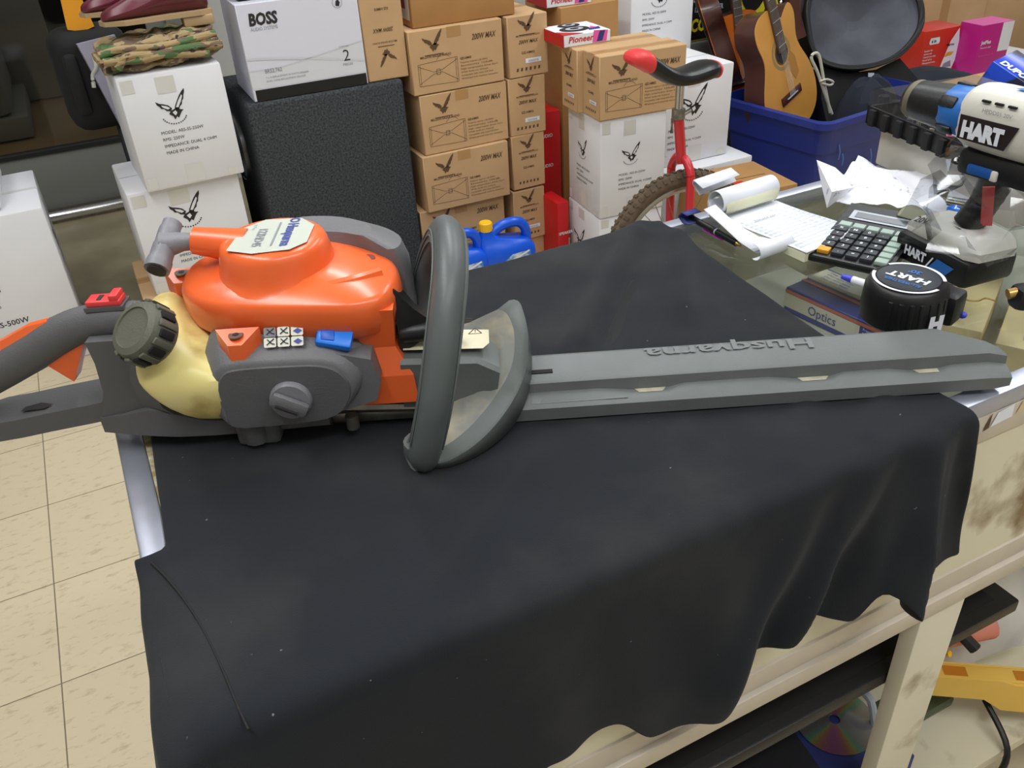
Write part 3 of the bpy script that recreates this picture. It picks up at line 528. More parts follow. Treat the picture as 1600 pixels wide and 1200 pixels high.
# guitars
def outline(sc=1, cut=True):
    pts = [(0, -.34), (.10, -.335), (.17, -.29), (.195, -.21), (.18, -.12), (.135, -.03), (.125, .02), (.14, .08), (.142, .12)]
    right = pts+([(.12, .155), (.075, .135), (.05, .12), (.03, .145)] if cut else [(.12, .165), (.07, .185), (.03, .19)])
    left = [(-x, y) for x, y in pts[1:]]+[(-.13, .155), (-.09, .18), (-.03, .185)]
    return [(x*sc, y*sc) for x, y in spline(right, 3)]+[(x*sc, y*sc) for x, y in spline(left, 3)][::-1]
def guitar(name, label, p0, n, f, top, side, sc=1, cut=True, neck=.45, head=True, group=None, hole=True):
    n = nrm(n); f = nrm(np.asarray(f)-n*(np.asarray(f) @ n)); wv = nrm(np.cross(n, f))
    p0 = np.asarray(p0, float); Fm = Matrix(((wv[0], n[0], f[0], p0[0]), (wv[1], n[1], f[1], p0[1]), (wv[2], n[2], f[2], p0[2]), (0, 0, 0, 1)))
    t = bpy.data.objects.new(name, None); COL.objects.link(t); t.matrix_world = Fm; tag(t, label, 'guitar', group)
    ol = outline(sc, cut); d = .095*sc
    b = MB(); b.loft([[(x, y, -d) for x, y in ol], [(x*.99, y*.99, -d-.003) for x, y in ol]][::-1]+[[(x, y, -.002) for x, y in ol]], side); b.build('body', t, auto=30)
    b = MB(); b.prism(ol, (0, 0, -.0019), Xv, Yv_, Zv*.003, top)
    if hole:
        b.line([(.062*sc*math.cos(a), .062*sc*math.sin(a)) for a in np.linspace(0, 2*math.pi, 33)], (0, 0, .0012), Xv, Yv_, 1, .012, mat('rosette', (150, 132, 84), .5), .0006)
        b.decal([(.047*sc*math.cos(a), .047*sc*math.sin(a)) for a in np.linspace(0, 2*math.pi, 33)[:-1]], (0, 0, .0012), Xv, Yv_, 1, 'inkb', .0012)
        b.decal([(.04*sc*math.cos(a), .04*sc*math.sin(a)) for a in np.linspace(0, 2*math.pi, 33)[:-1]], (0, 0, .0012), Xv, Yv_, 1, 'ink', .002)
        b.decal([(.03, -.045), (.06, -.02), (.085, -.05), (.09, -.12), (.06, -.14), (.035, -.1)], (0, 0, .0012), Xv, Yv_, sc, mat('pick_guard', (176, 120, 40), .2, coat=.5), .001)
    b.build('soundboard', t)
    b = MB(); b.box(-.075*sc, .075*sc, -.2*sc, -.165*sc, .001, .008, 'woodd', .003); b.box(-.04*sc, .04*sc, -.186*sc, -.182*sc, .008, .011, 'silver'); b.build('bridge', t)
    b = MB(); b.box(-.027*sc, .027*sc, .0+(.005 if hole else 0), .19*sc+neck, .002, .012, 'fret', .002); b.box(-.02, .02, .12*sc, .19*sc+neck, -.015, .004, 'woodd', .008)
    for k in range(18): y = .03*sc+(neck+.15)*(1-2**(-k/12))*1.45; b.box(-.027*sc, .027*sc, min(y, .18*sc+neck), min(y, .18*sc+neck)+.0012, .012, .0135, 'silver')
    nk = b.build('neck', t)
    b = MB()
    for k in range(6): b.tube([((-.018+.0072*k)*sc, -.18*sc, .012), ((-.016+.0064*k)*sc, .19*sc+neck, .015)], .0006, 'steel', 4)
    b.build('strings', t)
    if head:
        b = MB(); y0 = .19*sc+neck; b.prism([(-.025, 0), (.025, 0), (.035, .03), (.03, .16), (-.03, .16), (-.035, .03)], (0, y0, -.006), Xv, Yv_, Zv*.014, 'black'); h = b.build('headstock', t)
        for s_ in (-1, 1):
            for k in range(3): b = MB(); b.lathe([(.004, 0), (.004, .015), (.009, .016), (.009, .022), (0, .022)], (s_*.02, y0+.04+k*.045, .008), (0, 0, 1), 'chrome', 12); b.box(s_*.045-.01, s_*.045+.01, y0+.034+k*.045, y0+.046+k*.045, -.004, .004, 'chrome', .002); b.build('tuning_peg', h)
    return t
pg = PY(1222, 82, 2.66)
guitar('acoustic_guitar', 'natural spruce cutaway acoustic guitar leaning in the blue tote, soundhole facing out', pg+np.array([-.005, 0, 0]), (-.30, .14, .93), (.27, -.89, .20), 'wood', 'woodd', .95)
pg2 = PY(1166, 66, 2.62)
guitar('acoustic_guitar', 'dark guitar turned sideways behind the spruce guitar, neck crossing the yellow carton', pg2+np.array([.10, .36, -.02]), (-.42, .02, .90), (-.80, .45, .0), 'woodo', 'woodd', .72, False, .42, False, hole=False)
pg3 = PY(1205, 15, 2.85)
guitar('acoustic_guitar', 'orange sunburst guitar body standing deeper in the tote behind the spruce one', pg3+np.array([-.04, .12, -.16]), (-.1, .15, .95), (-.1, -.95, .2), 'woodo', 'woodd', .75, False, .3, True, hole=False)
# black headstock with tuners and dark necks between guitar and bag
b = MB(); b.tube([PY(1236, 46, 2.80), PY(1227, 0, 2.82), PY(1221, -40, 2.84)], .028, 'black', 8, ell=.6)
h = b.build('guitar_neck', label='black headstock with chrome tuners to the right of the spruce guitar neck', cat='guitar')
for (x, y) in ((1220, 4), (1224, 14), (1227, 26), (1234, 8), (1238, 18)):
    q = PY(x, y, 2.77); MB().lathe([(.008, 0), (.008, .01), (0, .012)], q, (-.3, -.9, .3), 'chrome', 12).build('tuning_peg', h)
b = MB(); b.tube([PY(1266, 140, 2.86), PY(1256, 80, 2.88), PY(1248, 0, 2.90), PY(1246, -40, 2.9)], .024, 'fret', 8, ell=.7); b.build('guitar_neck', label='dark slim neck beside the gig bag edge', cat='guitar')
b = MB(); b.tube([PY(1246, 60, 2.72), PY(1238, 20, 2.74), PY(1236, -40, 2.76)], .035, 'woodd', 8, ell=.6); b.build('guitar_neck', label='reddish brown wide neck behind the black headstock', cat='guitar')
# gig bag: open lid with grey lining
gp, gn = PY(1350, 60, 2.70), nrm((-.30, -.82, .42))
G = lambda x, y, off=0: PP(x, y, gp, gn)+gn*off
pix = [(1274, -30), (1262, 10), (1264, 50), (1272, 80), (1290, 98), (1325, 106), (1365, 102), (1400, 88), (1425, 64), (1438, 38), (1438, 10), (1428, -14), (1410, -30)]
pp = spline([np.array(q, float) for q in pix], 4)
t = thing('gig_bag', (0, 0, 0), 0, 'open black guitar gig bag with grey lining standing in the blue tote', 'bag')
b = MB(); c = G(1350, 30, -.06)
ringo = [G(q[0], q[1], 0) for q in pp]; ringi = [c+(p_-c)*.93-gn*.03 for p_ in ringo]; ringj = [c+(p_-c)*.55-gn*.045+gn*.008*math.sin(i*.35) for i, p_ in enumerate(ringo)]; ringk = [c+(p_-c)*.12-gn*.042 for p_ in ringo]
b.loft([ringo, ringi, ringj, ringk], 'greybag', True, False, True); b.build('lining', t, subsurf=1, label='grey lining')
b = MB(); b.tube(ringo, .011, 'zip', 8, closed=True); b.tube([p_+gn*.006+(p_-c)*.025 for p_ in ringo], .006, 'zip', 6, closed=True); b.build('zip_edge', t)
b = MB(); b.loft([[p_-gn*.004 for p_ in ringo], [c+(p_-c)*1.0-gn*.10 for p_ in ringo], [c+(p_-c)*.8-gn*.13 for p_ in ringo]], 'bagb', True, False, True); b.build('shell', t)
lo = [(1292, 102), (1330, 112), (1375, 106), (1412, 88), (1440, 120), (1420, 190), (1300, 205), (1288, 150)]
b = MB(); L1 = [G(x, y, -.03) for x, y in lo]; b.loft([L1, [p_-gn*.12 for p_ in L1]], 'bagb', auto=60) if False else b.loft([L1, [p_-gn*.12 for p_ in L1]], 'bagb'); b.build('lower_body', t)
b = MB(); q0 = G(1358, 113, -.012); u0 = nrm(G(1368, 113)-G(1358, 113)); v0 = nrm(G(1358, 113)-G(1358, 123)); b.decal([(0, 0), (.026, 0), (.026, .026), (0, .026)], q0-v0*.026, u0, v0, 1, 'silver', .004); b.build('tag', t, label='small silver tag')
# white looped cord
b = MB(); cd = [(1300, 178), (1290, 150), (1277, 112), (1268, 92), (1271, 84), (1278, 84), (1282, 96), (1288, 130), (1297, 176)]
b.tube(spline([PY(x, y, 2.46) for x, y in cd], 6), .0055, 'cord', 8); b.tube(spline([PY(x, y, 2.45) for x, y in ((1281, 127), (1292, 124), (1302, 128), (1297, 133), (1284, 130))], 5), .004, 'cord', 8)
b.build('looped_cord', label='pale looped cord hanging between spruce guitar and gig bag', cat='cord')
# dark cloth heap in and behind the tote
def heap(name, pts, h, m, label, cat, seed=1):
    r = np.random.RandomState(seed); P = [np.asarray(p, float) for p in pts]; c = sum(P)/len(P); rings = []
    ps = spline(P, 5, True)
    for s_, k in ((1.0, 0), (.97, .45), (.8, .8), (.5, .96), (.15, 1.0)):
        rings.append([c+(p-c)*s_*np.array([1, 1, 1])+np.array([0, 0, h*k])+np.array([0, 0, r.uniform(-1, 1)*h*.10*(k > 0)]) for p in ps])
    return MB().loft(rings, m).build(name, None, subsurf=1, label=label, cat=cat)
heap('jacket', [(2.74, 2.45, .05), (2.98, 2.47, .05), (2.96, 2.66, .05), (2.74, 2.64, .05)], .38, 'jacket', 'dark navy cloth bunched inside the blue tote below the gig bag', 'cloth')
# ---- stuff beyond the tote at right
MB().box(3.05, 4.6, 2.78, 3.25, 0, .20, 'white', .01).build('long_carton', label='long low white carton on the floor under the dark bag', cat='box')
heap('duffel_bag', [(2.98, 2.66, .201), (3.62, 2.58, .201), (3.60, 2.84, .201), (3.02, 2.86, .201)], .15, 'jacket', 'dark navy duffel bag lying in front of the red carton', 'bag', 4)
y0 = 2.98
def uprightbox(x0p, x1p, ztop, Y_, d, m, topm, build): pass
p1, p2, p3 = PY(1441, 108, y0), PY(1452, 29, y0), PY(1488, 38, y0)
b = MB(); w = .24; h = .235; b.box(0, w, 0, .16, 0, h, 'redc', .004); b.decal([(0, 0), (.075, 0), (.11, .09), (.105, .16), (.09, h-.01), (.05, .17), (.02, .08)], (w-.112, 0, .003), Xv, Zv, 1, 'sticker', .001)
b.decal([(0, 0), (.05, .005), (.06, .02), (.02, .022)], (w-.09, 0, .10), Xv, Zv, 1, 'keyo', .002); b.decal([(0, 0), (.06, 0), (.05, .03), (.01, .02)], (w-.09, 0, .05), Xv, Zv, 1, 'inkg', .002); b.text('Marine', (w-.085, 0, .15), Xv, Zv, .012, 'ink', .02, off=.002)
b.decal([(0, 0), (.055, 0), (.06, .01), (.055, .03), (0, .03), (-.006, .01)], (.045, 0, .17), Xv, Zv, 1, 'sticker', .001); b.text('6 in', (.052, 0, .178), Xv, Zv, .014, 'ink', .03, off=.002)
for i in range(6): b.text(['Speaker for', 'marine use', 'Coaxial two way', 'Round 6.5 in', 'Waterproof cone', 'Pair'][i], (.018, 0, .14-i*.014), Xv, Zv, .008, 'sticker', .01, off=.001)
b.build('red_carton', None, (p1[0]-.03, y0, .2012), -.05, label='orange red carton with white oval sign standing against the curtain', cat='box')
b = MB(); b.box(0, .20, 0, .13, 0, .25, 'pink', .004); b.box(.001, .199, .001, .129, .25, .2515, 'pinkl'); b.box(.13, .2005, -.001, 0, .12, .25, 'sticker')
b.text('JetPlus', (.012, 0, .165), Xv, Zv, .016, 'sticker', .03, off=.001); b.text('Premium cabin', (.012, 0, .145), Xv, Zv, .008, 'sticker', .0, off=.001); b.text('Refreshing liquid system kit', (.01, 0, .11), Xv, Zv, .006, 'pinkl', 0, off=.001)
p = PY(1506, 110, 2.9)
b.build('pink_carton', None, (p[0], 2.85, .2012), -.05, label='magenta pink carton beside the orange red carton', cat='box')
MB().box(3.92, 4.40, 3.26, 3.66, 0, .52, 'brown', .004).box(4.06, 4.12, 3.2592, 3.2602, 0, .52, 'tapeb').build('brown_carton', label='large taped brown carton behind the red and pink cartons', cat='box')
MB().box(4.42, 5.1, 3.30, 3.7, 0, .60, 'brown', .004).build('brown_carton', label='brown carton at the top right corner behind the glossy blue pack', cat='box')
M['pale'] = mat('pale_grey_board', (186, 186, 176), .7, var=.08, vscale=8)
# ================================================================== GLASS COUNTER
CX0, CX1, CY0, CY1, CT = -.062, 2.10, .409, .925, .90
t = thing('display_counter', (0, 0, 0), 0, 'glass topped display counter with aluminium frame and stained cream front', 'counter')
b = MB(); b.box(CX0, CX1, CY0+.02, CY1-.02, CT-.008, CT-.0005, 'glass'); b.build('glass_top', t)
b = MB()
b.box(CX0, CX1, CY0, CY0+.022, CT-.022, CT, 'alu', .003); b.box(CX0, CX1, CY1-.022, CY1, CT-.022, CT, 'alu', .003); b.box(CX0, CX0+.024, CY0+.02, CY1-.02, CT-.022, CT, 'alu', .003); b.box(CX1-.024, CX1, CY0+.02, CY1-.02, CT-.022, CT, 'alu', .003)
b.build('top_frame', t)
b = MB(); b.box(CX0+.024, CX0+.030, CY0+.022, CY1-.022, CT-.004, CT-.0002, mat('caulk', (150, 128, 92), .8, rgb2=(196, 196, 170), vscale=60)); b.build('seal', t)
stain = mat('stained_cream', (228, 221, 194), .7, rgb2=(142, 120, 84), vscale=9, thr=(.60, .72), detail=8); M['cream'] = stain
creamp = mat('cream_paint', (228, 222, 200), .6, rgb2=(172, 160, 130), vscale=14, thr=(.6, .75), detail=8)
b = MB(); b.box(CX0, CX1, CY0, CY0+.018, .845, CT-.022, 'alud', .001); b.build('upper_band', t)
b = MB()
for (x, w, z0, z1, m) in ((.70, .03, .862, .880, 'paper'), (.735, .03, .865, .882, 'kraft'), (.775, .16, .852, .884, 'papery'), (.69, .008, .86, .88, 'inkb')):
    b.add([(x, CY0-.001, z0), (x+w, CY0-.001, z0+.002), (x+w*.95, CY0-.001, z1), (x+.006, CY0-.001, z1-.003)], [(0, 1, 2, 3)], m)
b.build('torn_paper_labels', t, label='torn paper labels')
b = MB(); b.box(CX0, .93, CY0+.003, CY0+.015, .655, .845, stain); b.build('front_panel', t)
b = MB(); b.box(CX0+.002, CX0+.012, CY0+.02, CY1-.02, .655, CT-.022, creamp); b.box(CX0, CX1, CY1-.012, CY1-.004, .655, CT-.022, creamp); b.build('side_panel', t)
b = MB(); b.box(.93, .955, CY0, CY0+.018, .655, .845, 'alud'); b.box(.927, .930, CY0+.001, CY0+.014, .66, .845, 'red'); b.box(.965, .975, CY0+.006, CY0+.02, .655, .845, 'steel'); b.box(.955, CX1, CY0+.010, CY0+.016, .655, .845, creamp); b.build('door_track', t, label='aluminium track with a red strip')
b = MB(); b.box(CX0, CX1, CY0, CY0+.02, .627, .655, 'alud', .001); b.build('sill', t)
b = MB(); b.box(CX0, CX1, CY0-.006, CY0+.02, .602, .627, 'alud', .002); b.box(CX0, CX1, CY1-.02, CY1, .602, .627, 'alud'); b.build('bottom_rail', t)
b = MB(); b.box(CX0+.01, CX1, CY0+.02, CY1-.02, .605, .622, 'pale'); b.build('case_floor', t)
for (x, y) in ((.686, CY0), (.686, CY1-.03), (-.03, CY0), (-.03, CY1-.03), (1.95, CY0), (1.95, CY1-.03)):
    MB().box(x, x+.072, y, y+.022, 0, .602, creamp, .002).build('leg', t)
b = MB(); b.box(CX0+.03, CX1, CY0+.0, CY1-.02, .10, .12, stain); b.build('lower_shelf', t)
# ---- things inside the case, seen through the glass
def flat(name, p0, px2, py2, z, h, m, label, cat='box', extra=None):
    pass
# optics box
b = MB(); L1, W1, H1 = .17, .085, .036
b.box(0, L1, 0, W1, 0, H1, 'optb', .001, 1); b.box(.0, L1, .03, .036, H1, H1+.0006, 'opto'); b.box(0, .085, .042, W1-.004, H1, H1+.0005, mat('opt_white', (222, 216, 200), .5))
b.add([(.09, .05, H1+.0006), (.16, .04, H1+.0006), (.15, .08, H1+.0006), (.10, .08, H1+.0006)], [(0, 1, 2, 3)], 'kraft')
b.box(.0, .12, -.0006, 0, .008, H1-.008, mat('opt_white', (222, 216, 200), .5)); b.text('Optics', (.04, 0, .012), Xv, Zv, .013, 'optb', .0, width=.045, off=.0014); b.box(0, L1, -.0008, 0, H1-.007, H1-.003, 'opto')
for i in range(4): b.text('Premium reading lens', (.125, 0, .024-i*.006), Xv, Zv, .0035, 'paper', 0, off=.001)
for i in range(4): b.text('Clear optics frame', (.012, .074-i*.007, H1), Xv, Yv_, .004, 'optb', 0, off=.001)
q = PZ(1224, 482, .80); q9 = PZ(1304, 520, .80)
b.build('optics_box', None, (q[0], q[1], .7975), math.atan2(q9[1]-q[1], q9[0]-q[0]), label='blue and white glasses box seen through the glass beside the black cloth', cat='box')
MB().box(.60, .88, .56, .88, .6225, .797, 'pale', .003).build('storage_box', label='pale grey box inside the glass case under the blue and white glasses box', cat='box')
b = MB()
for i in range(3): pass
def kbox(loc, rz, w, d, h, txt, label):
    b = MB(); b.box(0, w, 0, d, 0, h, 'kraft', .002); b.text(txt, (.02, d*.3, h), Xv, Yv_, .022, 'inkg', -.005, off=.001); return b.build('eyewear_box', None, loc, rz, label=label, cat='box')
MB().box(.89, 1.35, .46, .88, .6225, .772, 'pale', .003).build('storage_box', label='pale box inside the glass case carrying the lettered pale box', cat='box')
kbox((.93, .50, .7725), math.radians(30), .17, .058, .05, 'nooo', 'pale box with grey round letters under the glass near the counter front')
kbox((.91, .575, .7725), math.radians(30), .17, .052, .05, '', 'plain pale box under the glass behind the lettered one')
MB().box(.0, .11, 0, .05, 0, .02, 'navyc', .004).build('blue_case', None, (.80, .49, .63), math.radians(35), label='dark blue case under the glass below the tape measure', cat='case')
# ================================================================== BLACK CLOTH
def cloth():
    TZ = CT+.0035; x0, x1 = -.052, .655; yb, yf = .925, CY0-.004
    V = []; F = []; NX, NT = 80, 46
    def hem(x):
        xs = [-.06, .02, .12, .194, .226, .283, .31, .332, .366, .394, .445, .497, .571, .595, .605, .619, .64, .67, .70, .72]
        zs = [.56, .60, .62, .690, .676, .668, .632, .628, .632, .624, .660, .670, .645, .690, .690, .672, .635, .612, .628, .64]
        return float(np.interp(x, xs, zs))
    def ridge(x, y, ax, ay, bx, by, amp, wd):
        a = np.array([ax, ay]); bb = np.array([bx, by]); p = np.array([x, y]); d = bb-a; L = np.linalg.norm(d); u = d/L; s = (p-a) @ u; q = abs((p-a)[0]*u[1]-(p-a)[1]*u[0]); 
        e = min(1, max(0, min(s, L-s)/(.15*L)+.0)) if 0 < s < L else 0
        return amp*e*math.exp(-(q/wd)**2)
    def top(u, v):   # u 0..1 along x, v 0..1 from back to front
        y = yb+(yf-yb)*v
        xl = x0+(.03*(1-v)**1.0 if v < .65 else .0105*(1-v)/.35)
        xr = .672+(.635-.672)*min(1, v/.68)+(.655-.635)*max(0, (v-.68)/.32)
        x = xl+(xr-xl)*u
        z = TZ
        z += ridge(x, y, .665, .95, .36, .655, .014, .015)+ridge(x, y, .69, .90, .52, .66, .010, .014)-ridge(x, y, .65, .92, .40, .645, .007, .016)+ridge(x, y, .30, .56, .12, .43, .003, .012)+ridge(x, y, .42, .52, .30, .42, .003, .012)+ridge(x, y, .55, .50, .44, .41, .004, .01)+ridge(x, y, .0, .66, .30, .50, .0015, .03)
        z += ridge(x, y, .62, .47, .53, .41, .004, .008)
        z += .0008*math.sin(x*41+y*23)*math.sin(y*37-x*11)
        return x, y, z
    # columns: skirt path = left end (back->front), corner, front (left->right)
    nx, ny = 96, 64
    idx = {}
    for j in range(ny+1):
        for i in range(nx+1):
            idx[i, j] = len(V); V.append(top(i/nx, j/ny))
    for j in range(ny):
        for i in range(nx): F.append((idx[i, j], idx[i, j+1], idx[i+1, j+1], idx[i+1, j]))
    # skirt
    j0 = next(j for j in range(ny+1) if top(0, j/ny)[1] < .60)
    path = [(0, j, 'L') for j in range(j0, ny)]+[(0, ny, 'C')]+[(i, ny, 'F') for i in range(1, nx+1)]
    K = 26; cols = []
    cornern = 9; col_list = []
    for (i, j, k) in path:
        p = np.array(V[idx[i, j]])
        if k == 'L': col_list.append((i, j, p, np.array([-1, 0, 0.]), k))
        elif k == 'C': col_list.append((i, j, p, nrm((-.72, -.70, 0)), k))
        else: col_list.append((i, j, p, np.array([0, -1., 0]), k))
    for (i, j, p, n, k) in col_list:
        if k == 'L': 
            f = (.60-p[1])/(.60-yf); drop = .02+.36*min(1, f*1.5); 
        elif k == 'C': drop = .42
        else: drop = TZ-hem(p[0])
        c = [idx[i, j]]
        if k == 'F':
            fl = .05*max(0, (p[0]-.50)/.15)**1.5
            xb = p[0]+fl; yb2 = CY0-.012-.030*min(1, max(.35, (p[0]-.05)/.35)); zb = hem(xb*.399/yb2); drop = TZ-(CAM_P[2]-(CAM_P[2]-zb)*yb2/.399)
            drop = max(.10, drop)
        for s in range(1, K+1):
            d = drop*s/K; R_ = .012
            a = min(math.pi/2, d/R_); out = R_*math.sin(a)*1.0; dz = R_*(1-math.cos(a)) if d < R_*math.pi/2 else R_+(d-R_*math.pi/2)
            g = max(0, min(1, d/.25)); x = p[0]; o = 0; sx = 0
            if k == 'F':
                # fold relief grows downwards
                o += g*(.012+.014*math.sin(x*34+.8+d*6)+.008*math.sin(x*71+1.9-d*9))*(.35+.65*min(1, max(0, (x-.15)/.3)))
                # big folds radiating from the right corner
                for (cx, sl, am, wd) in ((.60, -.22, .040, .015), (.565, -.42, -.012, .012), (.53, -.50, .022, .016), (.47, -.55, .014, .02), (.635, .05, -.016, .012), (.650, .12, .014, .014)):
                    o += am*min(1, d/.12)*math.exp(-((x-(cx+sl*d))/wd)**2)
                # low fold rolls at left centre
                o += .016*g*math.exp(-((d-.245-.10*math.sin((x-.2)*6))/.018)**2)*(1 if x < .36 else max(0, 1-(x-.36)/.06))
                sx = .05*max(0, (x-.50)/.15)**1.5*g**1.6+(-.03*g if x < 0 else 0)
                left = max(0, 1-(x-x0)/.09); o += .035*left*g; sx -= .035*left**1.5*g
            elif k == 'L': o = .010+g*(.035+.012*math.sin(p[1]*60))*min(1, (.6-p[1])/.06); 
            else: o = .016+g*.06
            pos = p+n*(out+max(-.004, o) if k != 'C' else (out+o))+np.array([sx, 0, -dz])
            if k == 'F': pos[1] = min(pos[1], CY0-.009-.001)
            if k == 'L': pos[0] = min(pos[0], CX0-.003)
            c.append(len(V)); V.append(tuple(pos))
        cols.append(c)
    for a, bb in zip(cols[:-1], cols[1:]):
        for s in range(K): F.append((a[s], a[s+1], bb[s+1], bb[s]))
    b = MB(); m = mat('black_cotton', (29, 32, 37), .95, bump=.25, bscale=900, spec=.2)
    nt = m.node_tree; bs = nt.nodes['Principled BSDF']; bs.inputs['Sheen Weight'].default_value = .05; bs.inputs['Sheen Roughness'].default_value = .6
    # lint and dust marks
    tc = nt.nodes.new('ShaderNodeTexCoord'); n = nt.nodes.new('ShaderNodeTexNoise'); n.inputs['Scale'].default_value = 150; n.inputs['Detail'].default_value = 2; n2 = nt.nodes.new('ShaderNodeTexNoise'); n2.inputs['Scale'].default_value = 7; n2.inputs['Detail'].default_value = 6
    for q in (n, n2): nt.links.new(tc.outputs['Object'], q.inputs[0])
    r = nt.nodes.new('ShaderNodeValToRGB'); r.color_ramp.elements[0].position = .765; r.color_ramp.elements[1].position = .80; r.color_ramp.elements[0].color = (*lin((29, 32, 37)), 1); r.color_ramp.elements[1].color = (*lin((120, 124, 130)), 1)
    r2 = nt.nodes.new('ShaderNodeValToRGB'); r2.color_ramp.elements[0].position = .5; r2.color_ramp.elements[1].position = .85; r2.color_ramp.elements[0].color = (0, 0, 0, 1); r2.color_ramp.elements[1].color = (.022, .021, .017, 1)
    ad = nt.nodes.new('ShaderNodeMixRGB'); ad.blend_type = 'ADD'; ad.inputs[0].default_value = 1
    nt.links.new(n.outputs['Fac'], r.inputs[0]); nt.links.new(n2.outputs['Fac'], r2.inputs[0]); nt.links.new(r.outputs[0], ad.inputs[1]); nt.links.new(r2.outputs[0], ad.inputs[2]); nt.links.new(ad.outputs[0], bs.inputs['Base Color'])
    b.add(V, F, m, True)
    o = b.build('draped_cloth', None, subsurf=1, solid=.0022, label='black cotton cloth draped over the glass counter under the hedge trimmer', cat='cloth', auto=180)
    s = MB(); pts = [PZ(*q, TZ+.0008) for q in ((237, 880), (262, 905), (290, 940), (318, 985), (345, 1040), (372, 1105), (388, 1140))]
    s.tube(spline(pts, 6), .0011, 'blackm', 6); s.build('seam', o)
cloth()
# ================================================================== HEDGE TRIMMER
TA = math.atan2(-.411, .912); TO = (.305, .590, CT+.0062)
tr = thing('hedge_trimmer', TO, TA, 'orange and grey petrol hedge trimmer on black cloth, blade in a grey scabbard', 'hedge trimmer')
def T(u, v, w): return np.array([u, v, w], float)
# scabbard
def cov():
    b = MB(); rings = []; S = []
    for u0, u1, hi in ((-.07, .055, 1), (.085, .120, 0), (.135, .215, 1), (.24, .275, 0), (.287, .33, 1), (.352, .375, 0), (.392, .425, 1)): S += [(u0, hi), (u1, hi)]
    for u, hi in S:
        vb = .062 if u < .395 else .062-(u-.395)*.9
        v1, w1, v2 = (.013, .0205, .0145) if hi else (.0065, .0165, .0145)
        w2 = .0205 if hi else .0168
        rings.append([T(u, -.002, 0), T(u, -.0025, .013), T(u, .0005, .0155), T(u, v1, w1 if hi else .0165), T(u, v2, w2), T(u, .0155, .0295), T(u, .018, .031), T(u, vb-.008, .036), T(u, vb-.001, .033), T(u, vb+.001, .020), T(u, vb, 0)])
    a = rings[-1]; e = []
    for p in a: e.append(T(.437+(.006 if p[1] < .02 else 0), p[1]*.86 if p[1] > .02 else p[1]*.9+.001, max(.002, p[2]*.86)))
    rings.append(e); rings.append([T(.4405, p[1]*.8+.003, .004+p[2]*.7) for p in e])
    b.loft(rings, 'cover', auto := True) if False else b.loft(rings, 'cover')
    b.box(-.03, .012, .028, .034, .0315, .0334, 'blackm')
    # embossed lettering, upside down as seen from the front
    v, f, w = text2d('Husqvarna', .02)
    k = .165/w; vv = [T(.268-p[0]*k, .053-p[1]*.021, .0353+(.053-.03-p[1]*.0)*.0) for p in v]
    vv = [T(p[0], p[1], .0316+(p[1]-.018)*(.005/.036)+.0007) for p in vv]
    b.add(vv, f, mat('embossed', (106, 110, 110), .45))
    b.add([T(-.01, .0016, .0162), T(.08, .0016, .0166), T(.08, .012, .0170), T(-.01, .012, .0207)], [(0, 1, 2, 3)], 'cover')
    b.build('scabbard', tr, auto=25)
    for (u0, u1) in ((.088, .118), (.243, .273), (.354, .390)): d = MB(); d.add([T(u0+.004, .0085, .0170), T(u1-.004, .0085, .0170), T(u1, .0142, .0173), T(u0, .0142, .0173)], [(0, 1, 2, 3)], 'dust'); d.build('dirt', tr, label='pale dirt in a scabbard recess')
cov()
# blade / gearcase bar
b = MB(); b.box(-.20, -.02, .008, .062, .004, .016, 'steel', .003); b.box(-.20, -.10, .004, .066, .016, .028, 'steel', .006); b.tube([T(-.178, -.004, .008), T(-.178, -.004, .022)], .006, 'steel', 10)
b.tube([T(-.2, .006, .026), T(-.1, .006, .020)], .006, 'steel', 8); b.build('gear_bar', tr, label='bare metal gear case and blade root')
# hub bracket with label
b = MB(); P = [(-.129, .028), (-.060, .024), (-.042, .036), (-.038, .058), (-.058, .070), (-.127, .074)]
b.loft([[T(u, v, w+dw) for (u, w) in P] for v, dw in ((.0, -.004), (.004, 0), (.03, .003), (.062, .0), (.07, -.008))], 'greyg'); b.build('hub', tr, auto=30)
b = MB()
def onhub(u, v): return T(u, v, .0772+(.0035-.0035*abs(v-.035)/.03)-(u+.127)*.05)
L = [onhub(-.124, .010), onhub(-.052, .010), onhub(-.046, .018), onhub(-.046, .040), onhub(-.124, .044)]; L = [p+T(0, 0, .0016) for p in L]
b.poly(L, mat('cream_label', (224, 216, 184), .4)); up = T(0, 0, .0005)
b.add([T(-.103+.009*math.cos(a), .018+.006*math.sin(a), .0915) for a in np.linspace(0, 2*math.pi, 20)[:-1]], [tuple(range(19))], 'bluep'); b.add([T(-.079+.008*math.cos(a), .018+.006*math.sin(a), .0905) for a in np.linspace(0, 2*math.pi, 20)[:-1]], [tuple(range(19))], 'bluep')
b.line([(-.064, .013), (-.052, .013), (-.058, .023), (-.064, .013)], T(0, 0, .0888), Xv, Yv_, 1, .0012, 'inkb', .0009)
for i in range(4): b.text('Use ear and eye protection', T(-.10, .038-i*.004, .0905), Xv, Yv_, .0022, 'inkb', 0, width=.04, off=.0009)
b.text('!', T(-.0588, .0145, .0888), Xv, Yv_, .005, 'inkb', .02, off=.0012)
b.build('warning_label', tr, label='cream warning label with blue discs')
